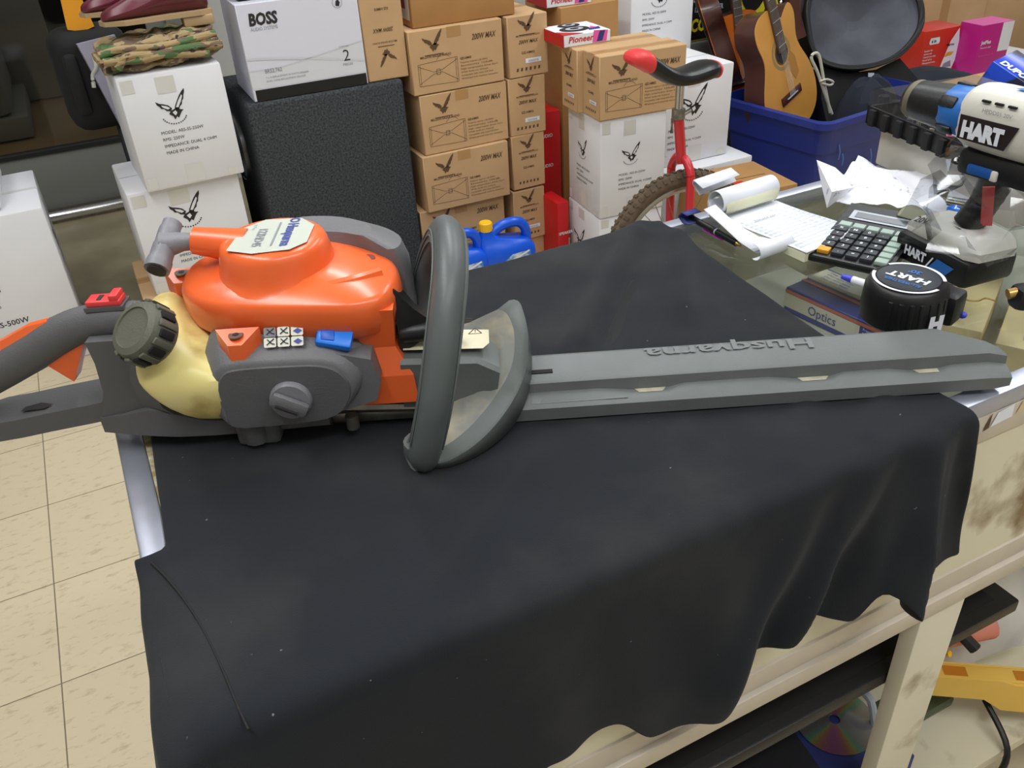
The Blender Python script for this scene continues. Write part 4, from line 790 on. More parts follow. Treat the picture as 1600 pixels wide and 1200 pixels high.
# hand guard
def guard():
    b = MB()
    inner = [T(-.120, -.035, .020), T(-.105, -.022, .022), T(-.082, -.001, .026), T(-.060, .001, .034), T(-.045, .008, .046), T(-.045, .035, .060), T(-.065, .060, .062), T(-.092, .078, .056)]
    mid = [T(-.118, -.053, .012), T(-.097, -.052, .011), T(-.070, -.034, .018), T(-.044, -.006, .032), T(-.027, .018, .049), T(-.022, .046, .066), T(-.027, .070, .075), T(-.036, .086, .072)]
    rim = [T(-.118, -.060, .005), T(-.095, -.062, .005), T(-.064, -.044, .012), T(-.036, -.014, .026), T(-.019, .014, .045), T(-.014, .046, .066), T(-.018, .076, .080), T(-.024, .092, .078)]
    f = lambda r: spline(r, 6)
    lip = [p+T(.004, -.003, .002) for p in rim]; low = [p+T(.006, -.001, -.020) for p in rim]
    for i, p in enumerate(low): p[2] = max(.001, p[2])
    b.loft([f(inner), f([i*.5+m*.5+T(0, 0, -.002) for i, m in zip(inner, mid)]), f(mid)], 'guard', closed=False)
    b.loft([f(mid), f(rim), f(lip)], 'greyg', closed=False)
    b.loft([f(lip), f(low)], 'greyg', closed=False)
    b.build('hand_guard', tr, solid=.003, auto=50)
guard()
# front loop handle
lp = [T(-.110, -.052, .012), T(-.108, -.060, .018), T(-.099, -.063, .050), T(-.089, -.058, .09), T(-.080, -.040, .132), T(-.074, -.010, .160), T(-.074, .03, .171), T(-.080, .07, .162), T(-.092, .098, .132), T(-.104, .110, .095), T(-.108, .106, .065), T(-.108, .085, .050), T(-.100, .05, .042)]
lp = spline(lp, 6); n_ = len(lp)
b = MB(); rad = [.0145]*n_; b.tube(lp, rad, mat('loop_grip', (88, 94, 94), .42, var=.06, vscale=40, bump=.1), 14, ell=1.25, up=(1, 0, .0))
def off(lp, a, r=.0150):
    out = []
    for i, p in enumerate(lp):
        q = lp[max(0, i-1)]; s_ = lp[min(len(lp)-1, i+1)]; t_ = nrm(s_-q); x = nrm(np.cross(t_, np.array([1., 0, 0]))); y = np.cross(x, t_); out.append(p+(math.cos(a)*x*1.25+math.sin(a)*y)*r)
    return out
for a in (-1.9, -1.6, -1.3, 1.35, 1.6, 1.85): b.tube(off(lp[8:-10], a, .0148), .0009, 'greyg', 5)
lo_ = b.build('loop_handle', tr)
b = MB(); b.tube(lp[:5], .0165, 'greyg', 14, ell=1.25, up=(1, 0, 0)); b.lathe([(0, -.012), (.013, -.008), (.017, .0), (.016, .012)], lp[0]+T(-.001, 0, -.001), (0, 0, 1), 'greyg', 16); b.build('loop_foot', lo_)
# ---- engine
sh = [(-.328, .095), (-.324, .067), (-.308, .043), (-.282, .026), (-.25, .017), (-.218, .012), (-.185, .008), (-.158, .008), (-.137, .017), (-.126, .034), (-.123, .058), (-.132, .093), (-.156, .122), (-.198, .142), (-.25, .148), (-.296, .138), (-.320, .12)]
def ring(sc, w, dv=0, du=0, c=(-.23, .06), pts=None, tilt=0):
    if pts is None: pts = [(p[0], p[1]-.012*max(0, min(1, (.11-p[1])/.08))) for p in sh]
    return [T(c[0]+(p[0]-c[0])*sc+du, c[1]+(p[1]-c[1])*sc+dv, w+tilt*(p[0]-c[0])) for p in spline([T(q[0], q[1], 0) for q in pts], 3, True)]
b = MB(); b.loft([ring(.97, .098, .006), ring(1.0, .103, .003), ring(1.012, .117), ring(1.005, .128, -.001), ring(.975, .1345, -.002), ring(.93, .1375, -.002), ring(.80, .142, .002), ring(.6, .148, .004), ring(.2, .151, .004)], 'orange')
# dome
C0 = np.array([-.234, .068, 0])
prof = [(.059, .139), (.0545, .1425), (.0520, .148), (.0503, .156), (.0485, .165), (.0465, .170), (.043, .1725), (.038, .1735), (.0, .1740)]
b.lathe([(r, h) for r, h in prof], C0, (0, 0, 1), 'orange', 40)
# spout for the starter rope
b.tube([T(-.262, .076, .160), T(-.29, .078, .166), T(-.308, .079, .169)], [.018, .0140, .0125], 'orange', 14)
# step ridge along the front
b.tube(spline([T(-.212, .022, .137), T(-.185, .022, .141), T(-.160, .030, .142), T(-.140, .046, .140)], 6), .0055, 'orange', 8)
# screw lugs
for (u, v, w) in ((-.262, -.012, .107), (-.330, .083, .124)):
    b.loft([[T(u-.019, v+.010, w+.0035+h), T(u+.019, v+.010, w+.0035+h), T(u+.006, v-.007, w-.004+h), T(u-.006, v-.007, w-.004+h)] for h in (-.012, .009)], 'orange', smooth=False)
# orange leg down to the clutch
b.loft([[T(u0, .002+dv, w), T(u1, .002+dv, w), T(u1, .09, w), T(u0, .09, w)] for (w, u0, u1, dv) in ((.125, -.165, -.127, .0), (.085, -.160, -.130, .006), (.060, -.166, -.116, -.004), (.032, -.178, -.114, -.006))], 'orange', smooth=False)
en = b.build('starter_cover', tr, auto=38)
b = MB(); b.lathe([(.0, .1), (.0065, .1), (.0065, .101)], T(-.262, -.0095, .0165), (0, 0, 1), 'steel', 14); b.lathe([(.003, .1012), (.003, .1014), (0, .1014)], T(-.262, -.0095, .0165), (0, 0, 1), 'ink', 6); b.build('screw', en)
b = MB(); b.lathe([(.0, .1), (.0065, .1), (.0065, .101)], T(-.330, .086, .0345), (0, 0, 1), 'steel', 14); b.lathe([(.003, .1012), (.003, .1014), (0, .1014)], T(-.330, .086, .0345), (0, 0, 1), 'ink', 6); b.build('screw', en)
b = MB(); b.lathe([(.0, .0), (.006, 0), (.0062, .0006)], T(-.152, .075, .1425), (.15, 0, 1), mat('hole_dark', (120, 44, 16), .6), 14); b.build('screw_hole', en)
# top label
b = MB(); zt = .1746
def dome(u, v): return C0+T(u, v, zt)
Lb = [dome(-.034, -.030), dome(-.010, -.040), dome(.022, -.036), dome(.035, -.022), dome(.036, .016), dome(.022, .034), dome(-.012, .036), dome(-.030, .018)]
b.poly(Lb, 'label')
b.text('Husqvarna', dome(.012, .022), -Yv_, Xv, .0095, 'inkn', .03, width=.050, off=.0006); b.line([(0, 0), (.052, 0)], dome(.004, .026), -Yv_, Xv, 1, .0016, 'inkg', .0006)
b.text('122HD45', dome(-.013, .014), -Yv_, Xv, .0080, 'inkg', .02, width=.040, off=.0006); b.text('21.7 cc', dome(-.020, .024), -Yv_, Xv, .003, 'inkg', 0, off=.0006)
b.line([(.004*math.cos(a), .004*math.sin(a)) for a in np.linspace(0, 6.28, 13)], dome(.0165, .029), -Yv_, Xv, 1, .0018, 'inkn', .0006)
b.build('name_label', en, label='silver name label')
# grey rear cover
b = MB(); rear = [(-.27, .12), (-.22, .11), (-.17, .10), (-.13, .08), (-.118, .09), (-.121, .115), (-.146, .145), (-.188, .168), (-.24, .174), (-.27, .155)]
b.loft([ring(1, .03, 0, 0, (-.2, .12), rear), ring(1.03, .09, 0, 0, (-.2, .12), rear), ring(1.0, .130, 0, 0, (-.2, .12), rear), ring(.93, .146, 0, 0, (-.2, .12), rear), ring(.6, .156, 0, 0, (-.2, .12), rear)], 'grey'); b.build('muffler_cover', tr)
# crankcase
b = MB(); b.loft([ring(.80, .03, .01), ring(.86, .07, .01), ring(.93, .084, .008), ring(.93, .100, .006)], 'crank'); b.build('crankcase', tr)
# pull handle
b = MB(); b.tube([T(-.300, .079, .168), T(-.318, .080, .168), T(-.336, .080, .166)], [.0075, .0085, .0125], 'greyl', 12)
b.tube(spline([T(-.331, .101, .178), T(-.3325, .093, .174), T(-.3345, .080, .167), T(-.338, .068, .158), T(-.340, .058, .152)], 4), [.009]*4+[.0098]*5+[.0105]*4+[.0115]*4, 'greyl', 14)
b.lathe([(.0, .0), (.0085, .0), (.0085, .0006)], T(-.340, .058, .152)-nrm(T(.002, .010, .006))*.0012, -nrm(T(.002, .010, .006)), 'ink', 14); b.build('starter_grip', tr)
# air filter cover
fc = [(-.287, .030), (-.290, .052), (-.292, .078), (-.283, .096), (-.265, .101), (-.22, .101), (-.19, .099), (-.172, .090), (-.163, .070), (-.170, .048), (-.185, .035), (-.21, .030), (-.25, .028)]
def fr(v, sc, dw=0, du=0):
    c = (-.226, .063); return [T(c[0]+(p[0]-c[0])*sc+du, v, c[1]+(p[2]-c[1])*sc*.94+dw) for p in spline([T(q[0], 0, q[1]) for q in fc], 3, True)]
b = MB(); tilt = lambda R_, a, dv=.0: [T(p[0], p[1]+max(0, (p[2]-.075))*a+dv, p[2]) for p in R_]
b.loft([fr(.06, 1.10, .010), tilt(fr(.012, 1.13, .010), .3), tilt(fr(-.004, 1.12, .007), .45), tilt(fr(-.014, 1.06, .003), .4), fr(-.020, .97, -.001), fr(-.0225, .92, -.003), fr(-.0235, .5, -.003), fr(-.0235, .1, -.003)], 'grey')
b.loft([[T(-.166+du, .052-q, w+dw) for du, w in ((-.02, .035), (.016, .045), (.022, .065), (.016, .088), (-.02, .098))] for q, dw in ((0, 0), (.05, 0), (.062, .0), (.066, -.002))], 'grey')
b.tube([T(-.268, -.006, .004), T(-.268, -.006, .04)], [.012, .016], 'greyd', 10); b.box(-.285, -.245, -.012, .015, .0, .026, 'greyd', .005)
fo = b.build('air_filter_cover', tr, auto=45)
b = MB(); b.loft([fr(-.0222, .90, -.004), fr(-.0246, .88, -.004), fr(-.025, .3, -.004)], 'greyd'); b.build('front_plate', fo)
K0 = T(-.223, -.0250, .058)
b = MB(); b.lathe([(.0185, 0), (.0185, .003), (.017, .006), (.0, .0062)], K0, (0, -1, 0), 'greyl', 30); b.obox(K0+T(0, -.010, 0), nrm(T(.8, 0, -.45))*.034, T(0, .008, 0), nrm(T(.45, 0, .8))*.015, 'grey', .004); b.obox(K0+T(-.002, -.0153, -.002), nrm(T(.8, 0, -.45))*.02, T(0, .002, 0), nrm(T(.45, 0, .8))*.002, 'ink'); b.build('knob', fo)
b = MB()
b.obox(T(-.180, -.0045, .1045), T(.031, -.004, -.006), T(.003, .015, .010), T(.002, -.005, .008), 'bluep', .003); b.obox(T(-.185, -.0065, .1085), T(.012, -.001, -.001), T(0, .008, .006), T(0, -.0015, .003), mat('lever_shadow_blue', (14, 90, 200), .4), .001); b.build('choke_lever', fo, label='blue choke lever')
b = MB()
iw = mat('icon_white', (226, 228, 214), .5)
for r in range(2):
    for c in range(3):
        ay_ = nrm(T(0, .66, .75)); ax_ = nrm(T(1, 0, 0)); o = T(-.240+c*.0118, -.0105, .1026)+ay_*(.0092*(1-r))+np.cross(ax_, ay_)*.0012
        b.decal([(0.001, 0), (.011, 0), (.012, .001), (.012, .0085), (.011, .0095), (.001, .0095), (0, .0085), (0, .001)], o, ax_, ay_, .88, 'greyl' if (r == 0 and c == 0) else iw, .0008)
        if c == 2: b.decal([(.002, .004), (.006, .0015), (.010, .004), (.006, .0065)], o, ax_, ay_, 1, 'inkn', .0014)
        else: b.line([(.0025, .002), (.009, .0075)], o, ax_, ay_, 1, .001, 'ink', .0014); b.line([(.003, .007), (.007, .003), (.0095, .0025)], o, ax_, ay_, 1, .0009, 'ink', .0014)
b.build('symbol_label', fo, label='six small white symbols')
# spark plug boot
b = MB(); b.loft([[T(-.127, v, w) for v, w in ((.012, .075), (.055, .075), (.055, .125), (.022, .135))], [T(-.112, v, w) for v, w in ((.014, .082), (.048, .082), (.045, .108), (.022, .115))], [T(-.098, v, w) for v, w in ((.018, .090), (.040, .090), (.038, .100), (.022, .102))]], 'black'); b.tube([T(-.125, .02, .090), T(-.098, .02, .092)], .009, 'black', 12); b.build('plug_boot', tr)
# fuel tank
def sup(cu, cv, a, b_, w, e=.65, n=20):
    out = []
    for k in range(n):
        t_ = 2*math.pi*k/n; c, s_ = math.cos(t_), math.sin(t_); out.append(T(cu+a*math.copysign(abs(c)**e, c), cv+b_*math.copysign(abs(s_)**e, s_), w))
    return out
b = MB(); b.loft([sup(-.296, .012, .010, .012, .026, .5), sup(-.298, .010, .022, .024, .033, .5), sup(-.306, .008, .034, .030, .050, .45), sup(-.311, .007, .040, .034, .070, .42), sup(-.314, .008, .043, .034, .081, .42), sup(-.322, .016, .037, .036, .090, .5), sup(-.336, .032, .023, .040, .100, .6), sup(-.343, .048, .017, .036, .112, .7), sup(-.345, .054, .012, .028, .120, .8), sup(-.345, .056, .004, .010, .123, .8)], 'tank'); tk = b.build('fuel_tank', tr, subsurf=1)
cax = nrm(T(-.42, -.52, .74)); cc = T(-.3300, -.006, .1165)
b = MB(); b.lathe([(.0, 0), (.024, .0), (.0265, .004), (.0265, .020), (.024, .026), (.0185, .028), (.0180, .0265), (.012, .0262), (0, .027)], cc, cax, 'cap', 36)
zx = nrm(np.cross([1., 0, 0], cax)); zy = np.cross(cax, zx)
for k in range(10):
    a = 2*math.pi*k/10; d_ = math.cos(a)*zx+math.sin(a)*zy; tt = np.cross(cax, d_); b.obox(cc+cax*.0135+d_*.0268, d_*.003, tt*.0072, cax*.0145, 'blackm', .001); b.obox(cc+cax*.0135+(math.cos(a+.314)*zx+math.sin(a+.314)*zy)*.0268, (math.cos(a+.314)*zx+math.sin(a+.314)*zy)*.003, np.cross(cax, (math.cos(a+.314)*zx+math.sin(a+.314)*zy))*.006, cax*.019, 'cap', .001)
b.build('fuel_cap', tk, label='olive grey fuel cap')
# rear handle
b = MB()
gp_ = [T(-.345, .03, .118), T(-.375, .03, .1195), T(-.405, .03, .117), T(-.430, .03, .108), T(-.455, .03, .095), T(-.49, .03, .078), T(-.53, .03, .058), T(-.56, .03, .042), T(-.575, .03, .027), T(-.570, .03, .012), T(-.545, .03, .010)]
rd = [.016, .0165, .0165, .0175, .018, .018, .017, .016, .014, .012, .011]
gs = spline(gp_, 4); rs = list(np.interp(np.linspace(0, 10, len(gs)), range(11), rd)); b.tube(gs, rs, 'greyd', 16, ell=.95)
lb = [(-.55, .020, .0), (-.515, .030, .0), (-.49, .033, .010), (-.46, .038, .012), (-.42, .044, .014), (-.385, .050, .012)]
b.loft([[T(u, .008, w1), T(u, .052, w1+.002), T(u, .052, w1-.020), T(u, .030, w1-.026), T(u, .008, w1-.020)] for (u, w1, _) in lb], 'greyd')
b.loft([[T(u0, .004, w), T(u1, .004, w), T(u1, .056, w), T(u0, .056, w)] for (w, u0, u1) in ((.112, -.398, -.345), (.09, -.396, -.350), (.06, -.398, -.352), (.032, -.408, -.345), (.020, -.41, -.335))], 'greyd')
b.loft([[T(u, v0, w1), T(u, .06, w1), T(u, .06, w0), T(u, v0+.008, w0), T(u, v0, w0+.006)] for (u, w0, w1, v0) in ((-.41, .010, .032, .004), (-.385, .008, .036, .0), (-.36, .007, .042, -.004), (-.34, .006, .038, -.006), (-.31, .005, .028, -.006), (-.28, .004, .024, -.004), (-.20, .004, .024, .0))], 'greyd')
b.loft([[T(-.375, .006+dv, w), T(u1, -.006+dv, w), T(u1, .05, w), T(-.375, .05, w)] for w, dv, u1 in ((.118, .012, -.335), (.095, .004, -.345), (.07, .0, -.352), (.045, .0, -.345), (.025, .0, -.325))], 'greyd')
rh = b.build('rear_handle', tr, auto=35)
b = MB(); b.poly([T(-.487, .018, .0365), T(-.463, .015, .0395), T(-.456, .020, .041), T(-.47, .026, .0395), T(-.485, .024, .037)], 'ink'); b.build('slot', rh)
b = MB(); b.prism([(-.452, .085), (-.430, .062), (-.410, .100), (-.400, .108), (-.44, .108)], T(0, .022, 0), Xv, Zv, Yv_*.016, 'orange'); b.build('throttle_trigger', rh, label='orange throttle trigger', bevel=.001)
b = MB(); b.loft([[T(u, .022, w), T(u, .038, w), T(u, .034, w+h), T(u, .026, w+h)] for (u, w, h) in ((-.436, .118, .006), (-.455, .108, .012), (-.49, .090, .014), (-.52, .076, .012))], 'orange'); b.build('throttle_lock', rh, label='orange throttle lock')
b = MB(); b.box(-.397, -.363, .020, .040, .133, .137, 'greyd'); b.box(-.395, -.365, .021, .038, .137, .142, 'redp', .001); b.box(-.374, -.366, .021, .038, .141, .147, 'redp', .0015); b.box(-.386, -.382, .0245, .034, .142, .1425, 'ink'); b.build('stop_switch', rh, label='red stop switch')
# ================================================================== COUNTER-TOP THINGS
CZ = CT+.0002
def frame(px0, px1, z, pxm=None):   # origin and unit x/y axes on the counter from two pixels
    a = PZ(*px0, z); c = PZ(*px1, z); x = nrm(c-a); return a, x, np.cross([0, 0, 1.], x)
# calculator
a_, x_, y_ = frame((1258, 410), (1375, 428), CZ)
cr = math.atan2(x_[1], x_[0])
c0 = np.array([.735, .715]); 
c0 = PZ(1262, 408, CZ); c1 = PZ(1386, 436, CZ); c2 = PZ(1292, 322, CZ)
cr = math.atan2(c1[1]-c0[1], c1[0]-c0[0])
t = thing('calculator', (c0[0], c0[1], CZ), cr, 'black desktop calculator partly under the receipt book on the glass counter', 'calculator')
w = float(np.linalg.norm((c1-c0)[:2])); hgt = .150
b = MB(); b.loft([[(x, 0, 0), (x, 0, .010), (x, hgt*.62, .017), (x, hgt, .026), (x, hgt, .0)] for x in (0, w)], 'black', smooth=False); b.build('housing', t, bevel=.003)
sl = nrm(np.array([0, hgt*.38, .009])); sn = np.cross([1., 0, 0], sl)
b = MB(); o0 = np.array([.006, hgt*.70, .0190]); o = lambda u, v, k=.0008: o0+np.array([u, 0, 0])+sl*v+sn*k
wl = w-.012; b.poly([o(.004, .004), o(wl-.004, .004), o(wl-.004, .026), o(.004, .026)], 'silver'); b.poly([o(.010, .0085, .0014), o(wl-.010, .0085, .0014), o(wl-.010, .0215, .0014), o(.010, .0215, .0014)], 'lcd'); b.build('display', t)
lk = nrm(np.array([0, hgt*.62, .007])); ln_ = np.cross([1., 0, 0], lk)
for r in range(6):
    for c in range(5):
        u = .006+c*(w-.009)/5; v = .008+r*.0150; p = np.array([u, 0, .010])+lk*v
        m = 'keyo' if (c == 0 and r == 0) else ('keyl' if (c == 4 or r == 5) else 'keyk'); b = MB()
        b.obox(p+np.array([.0076, 0, 0])+lk*.006+ln_*.002, np.array([.0150, 0, 0]), lk*.0115, ln_*.006, m, .0012)
        if m == 'keyk': b.text('0.=123456789+789%M'[(r*4+c) % 18], p+np.array([.0076, 0, 0])+lk*.0035+ln_*.0052, np.array([1., 0, 0]), lk, .005, 'paper', .02, off=.0004, center=True)
        b.build('key', t)
# receipt book
q0 = PZ(1255, 402, .92); q1 = PZ(1335, 374, .925); q2 = PZ(1132, 338, .925)
rz = math.radians(4)
rb0, rb1 = PZ(1256, 410, CZ), PZ(1337, 381, CZ); rz = math.atan2(rb1[1]-rb0[1], rb1[0]-rb0[0])
t = thing('receipt_book', (rb0[0], rb0[1], CZ), rz, 'open receipt book with rolled back pages beside the calculator, written in pen', 'receipt book')
b = MB(); b.loft([[(0, y, 0), (.098, y, 0), (.098, y, h+.0032*(1-y/.15)), (0, y, h)] for y, h in ((0, .0112), (.05, .0105), (.10, .0085), (.150, .0088))], 'papery', smooth=False); b.build('page_block', t)
b = MB(); 
Tp = spline([(0, -.002, .0135), (0, .05, .012), (0, .10, .0098), (0, .150, .010)], 4)
b.loft([[(x, p[1], p[2]+.004*(x/.1)*(1-p[1]/.15)) for x in np.linspace(0, .1, 5)] for p in Tp], 'paper', closed=False)
b.build('top_page', t, solid=.0006)
b = MB()
def pz(y, x): return float(np.interp(y, [0, .05, .10, .15], [.0140, .0122, .0100, .0102]))+.004*(x/.1)*(1-y/.15)+.0014
for i in range(13):
    y = .012+i*.0088; b.add([(.004, y, pz(y, .0)), (.096, y, pz(y, .096)), (.096, y+.0008, pz(y, .096)), (.004, y+.0008, pz(y, 0))], [(0, 1, 2, 3)], 'pagelines')
for x in (.006, .014, .066, .078, .094): b.add([(x, .012, pz(.012, x)), (x+.0005, .012, pz(.012, x)), (x+.0005, .07, pz(.07, x)), (x+.0005, .118, pz(.118, x)), (x, .118, pz(.118, x)), (x, .07, pz(.07, x))], [(0, 1, 2, 5), (5, 2, 3, 4)], 'pagelines')
b.text('Invoice no', (.02, .108, pz(.11, .05)), Xv, Yv_, .006, 'ink', 0, .4, width=.038, off=.0006); b.text('Date', (.016, .122, pz(.12, .02)), Xv, Yv_, .003, 'inkg', 0, off=.0006); b.text('0512', (.062, .122, pz(.12, .06)), Xv, Yv_, .004, 'inkn', 0, off=.0006); b.text('Thank you', (.05, .006, pz(.01, .05)), Xv, Yv_, .003, 'inkred', 0, off=.0006)
b.build('form_print', t, label='printed form lines and handwriting')
b = MB(); sp = []
for k in range(34):
    a = -1.2+k*.27; r = .021-.0004*k; sp.append((.0, .158+r*math.cos(a)*.95, .028+r*math.sin(a)))
b.loft([[(x, p[1], p[2]) for x in (-.004, .045, .098)] for p in sp], 'paper', closed=False)
sp = []
for k in range(20):
    a = -1.4+k*.27; r = .014; sp.append((.0, .156+r*math.cos(a), .024+r*math.sin(a)))
b.loft([[(x, p[1], p[2]) for x in (.0, .05, .094)] for p in sp], 'papery', closed=False)
b.loft([[(x, y, z) for x in (-.004, .045, .098)] for y, z in ((.150, .010), (.162, .012), (.170, .018), (.176, .028))], 'paper', closed=False)
b.loft([[(-.012, .185, .034), (.06, .190, .036)], [(-.012, .20, .046), (.06, .205, .048)], [(-.02, .19, .056), (.052, .195, .056)], [(-.02, .17, .05), (.05, .175, .052)]], 'paper', closed=False)
b.build('rolled_pages', t, solid=.0006)
b = MB(); 
for k, (dx, dz) in enumerate(((0, .006), (-.008, .012), (-.014, .02))):
    b.loft([[(x0, y, z), (x1, y+.0, z+.002)] for x0, x1, y, z in ((-.020+dx, .0+dx, .15, .010+dz), (-.026+dx, -.008+dx, .11, .008+dz*.8), (-.030+dx, -.006+dx, .07, .005+dz*.5), (-.034+dx*.5, .006, .045, .003+dz*.3))], 'paper', closed=False)
b.loft([[(x, .035-.010*math.sin(a)+.004, .0115-.010*math.cos(a)) for x in (-.046, -.026, .012)] for a in np.linspace(-.3, 3.6, 12)], 'paper', closed=False)
b.build('loose_sheets', t, solid=.0005)
b = MB(); b.loft([[(-.045, y, z), (-.02, y+.0, z)] for y, z in ((.165, .006), (.178, .004), (.188, .010), (.182, .018), (.170, .017))], 'navyc', closed=False); b.build('blue_cover', t, solid=.001)
# pen
a, c = PZ(1073, 336, CZ+.006), PZ(1158, 384, CZ+.006); dv = nrm(c-a)
t = thing('pen', tuple(a), 0, 'black ballpoint pen with brass tip lying along the receipt book', 'pen')
MB().tube([a-a, (c-a)*.55], .0042, 'black', 12).build('barrel', t); MB().tube([(c-a)*.55, (c-a)*.93], .0044, 'black', 12).tube([(c-a)*.56, (c-a)*.58], .0048, 'silver', 12).build('grip', t); MB().tube([(c-a)*.93, (c-a)], [.0036, .0012], 'brass', 12).build('tip', t, label='brass tip'); 
a = PZ(1103, 357, CZ); c = PZ(1133, 374, CZ); n_ = nrm(np.cross(c-a, [0, 0, 1.]))*.006
b = MB(); b.poly([a-n_, c-n_, c+n_*.9, a+n_], 'magenta'); b.poly([a-n_*.5-(c-a)*.6, a-n_*.5, a+n_*.5, a+n_*.5-(c-a)*.6], 'clear'); b.build('sticky_flag', label='magenta sticky flag beside the black pen on the glass', cat='marker', solid=.0008)
# crumpled paper
def crumple(name, edge, z0, hgt_fn, m, label, cat, N=22, seed=5, amp=.006, X=None):
    r = np.random.RandomState(seed); c00, c10, c11, c01 = [np.asarray(q, float) for q in edge]; g = [[None]*(N+1) for _ in range(N+1)]
    ph = r.uniform(0, 6.28, 8); kk = r.uniform(4, 14, (8, 2))
    for j in range(N+1):
        for i in range(N+1):
            u, v = i/N, j/N; p = (1-u)*(1-v)*c00+u*(1-v)*c10+u*v*c11+(1-u)*v*c01
            f = sum(abs(math.sin(kk[k][0]*u+kk[k][1]*v+ph[k])) for k in range(8))/8; g[j][i] = p+np.array([0, 0, hgt_fn(u, v)+amp*f*2])
    return MB().loft(g, m, closed=False).build(name, None, label=label, cat=cat, solid=.0004, auto=20)
pw = mat('till_paper', (240, 241, 248), .7, rgb2=(176, 178, 196), vscale=90, thr=(.62, .70))
pc = [PZ(1292, 330, CZ), PZ(1432, 338, CZ), PZ(1515, 292, CZ), PZ(1335, 278, CZ)]
crumple('crumpled_receipt', pc, CZ, lambda u, v: .004+.010*math.exp(-((u-.35)/.3)**2-((v-.75)/.3)**2)+.014*v*(u > .6)*(u-.6)*2+.02*max(0, 1-u*6)*v**.5, pw, 'long crumpled white receipt paper lying behind the calculator', 'paper', amp=.0075)
o = MB(); P1, P2, P3, P4, P5 = PZ(1276, 250, CZ+.055), PZ(1305, 262, CZ+.05), PZ(1338, 292, CZ+.025), PZ(1292, 325, CZ+.01), PZ(1284, 290, CZ+.03)
o.add([P1, P2, P3, P4, P5, PZ(1300, 300, CZ+.035)], [(0, 1, 5), (1, 2, 5), (2, 3, 5), (3, 4, 5), (4, 0, 5)], pw, False); P6 = PZ(1279, 268, CZ+.04)
o.build('receipt_flap', bpy.data.objects['crumpled_receipt'], solid=.0006)
# thermal paper roll end
a, c = PZ(1437, 342, CZ+.021), PZ(1398+80, 322, CZ+.021)
b = MB(); a = PZ(1425, 345, CZ+.022); c = PZ(1462, 322, CZ+.022); d_ = nrm(c-a)*.052
for r_ in (.021, .0195): b.tube([a, a+d_], r_, 'paper', 30, caps=False)
b.tube([a+d_*.02, a+d_*.98], .012, 'kraft', 20); b.lathe([(.012, 0), (.0205, 0), (.0205, .0005)], a+d_*.01, -d_, 'papery', 26)
for i in range(4): pass
b.build('receipt_roll', label='roll of white receipt paper behind the top right corner of the calculator', cat='paper roll')
# tape measure
ctr = PZ(1420, 434, CZ+.050); tdir = PZ(1395, 417, CZ+.05)-PZ(1450, 433, CZ+.05)
t = thing('tape_measure', (ctr[0], ctr[1], CZ), math.atan2(tdir[1], tdir[0]), 'black round tape measure with white arc, behind the scabbard tip', 'tape measure')
def circ(r, z, n=40, flat=0):
    out = []
    for k in range(n): a = 2*math.pi*k/n; out.append((r*math.cos(a), r*math.sin(a), z))
    return out
b = MB(); R_ = .0425
b.loft([circ(R_-.004, 0), circ(R_, .004), circ(R_+.001, .02), circ(R_, .040), circ(R_-.003, .047), circ(R_-.007, .0495), circ(.001, .0500)], 'black')
for k in range(7): a = math.radians(95+k*14); b.obox((R_*math.cos(a), R_*math.sin(a), .022), (.003*math.cos(a), .003*math.sin(a), 0), (-.005*math.sin(a), .005*math.cos(a), 0), (0, 0, .034), 'black', .0012)
b.box(-.05, .006, -.044, -.012, .0, .036, 'black', .006); b.build('case', t)
b = MB()
for a0, a1 in ((10, 168), (205, 330)):
    seg = [math.radians(q) for q in np.linspace(a0, a1, 30)]; b.add([(.0335*math.cos(a), .0335*math.sin(a), .0503) for a in seg]+[(.0370*math.cos(a), .0370*math.sin(a), .0503) for a in seg], [(i, i+1, 30+i+1, 30+i) for i in range(29)], 'paper')
b.add([(p[0], p[1], .0504) for p in circ(.032, 0)], [tuple(range(40))], mat('disc_dark', (46, 50, 56), .4))
b.text('HART', (0, -.004, .0505), Xv, Yv_, .011, 'paper', .04, .1, width=.046, off=.0005, center=True); b.text('30\'', (0, -.019, .0505), Xv, Yv_, .008, 'hartb', .03, off=.0005, center=True); b.text('ALL-WEATHER', (0, .012, .0505), Xv, Yv_, .006, 'hartb', .02, width=.04, off=.0005, center=True)
b.build('face_label', t, label='printed round face with HART')
a = math.radians(152); b = MB(); nn = np.array([math.cos(a), math.sin(a), 0]); tt = np.array([-nn[1], nn[0], 0]); b.text('H', nn*(R_+.0045)+tt*(-.004)+np.array([0, 0, .010]), tt, Zv, .016, 'paper', .08, off=.001); b.build('side_letter', t)
b = MB(); b.box(.020, .034, -.054, -.040, .01, .034, 'silver', .003); b.box(-.03, .0, -.052, -.044, .004, .032, 'black', .002); b.build('belt_clip', t)
# marker pen under the tape
a, c = PZ(1316, 432, CZ+.005), PZ(1510, 494, CZ+.005)
t = thing('marker_pen', tuple(a), 0, 'white marker with blue ends passing beneath the tape measure', 'marker'); dlt = c-a
MB().tube([dlt*.09, dlt*.90], .0046, 'paper', 12).build('barrel', t); MB().tube([dlt*0, dlt*.09], [.003, .0045], 'bluemark', 12).build('end_plug', t, label='blue end plug'); MB().tube([dlt*.90, dlt*.98, dlt], [.0045, .004, .002], 'bluemark', 12).build('cap', t, label='blue cap')
# cordless drill: foot + battery on the counter, grip upright, body lying along +y
t = thing('cordless_drill', (.885, .585, CZ), 0, 'white, black and blue cordless drill standing upright on its battery at right', 'drill')
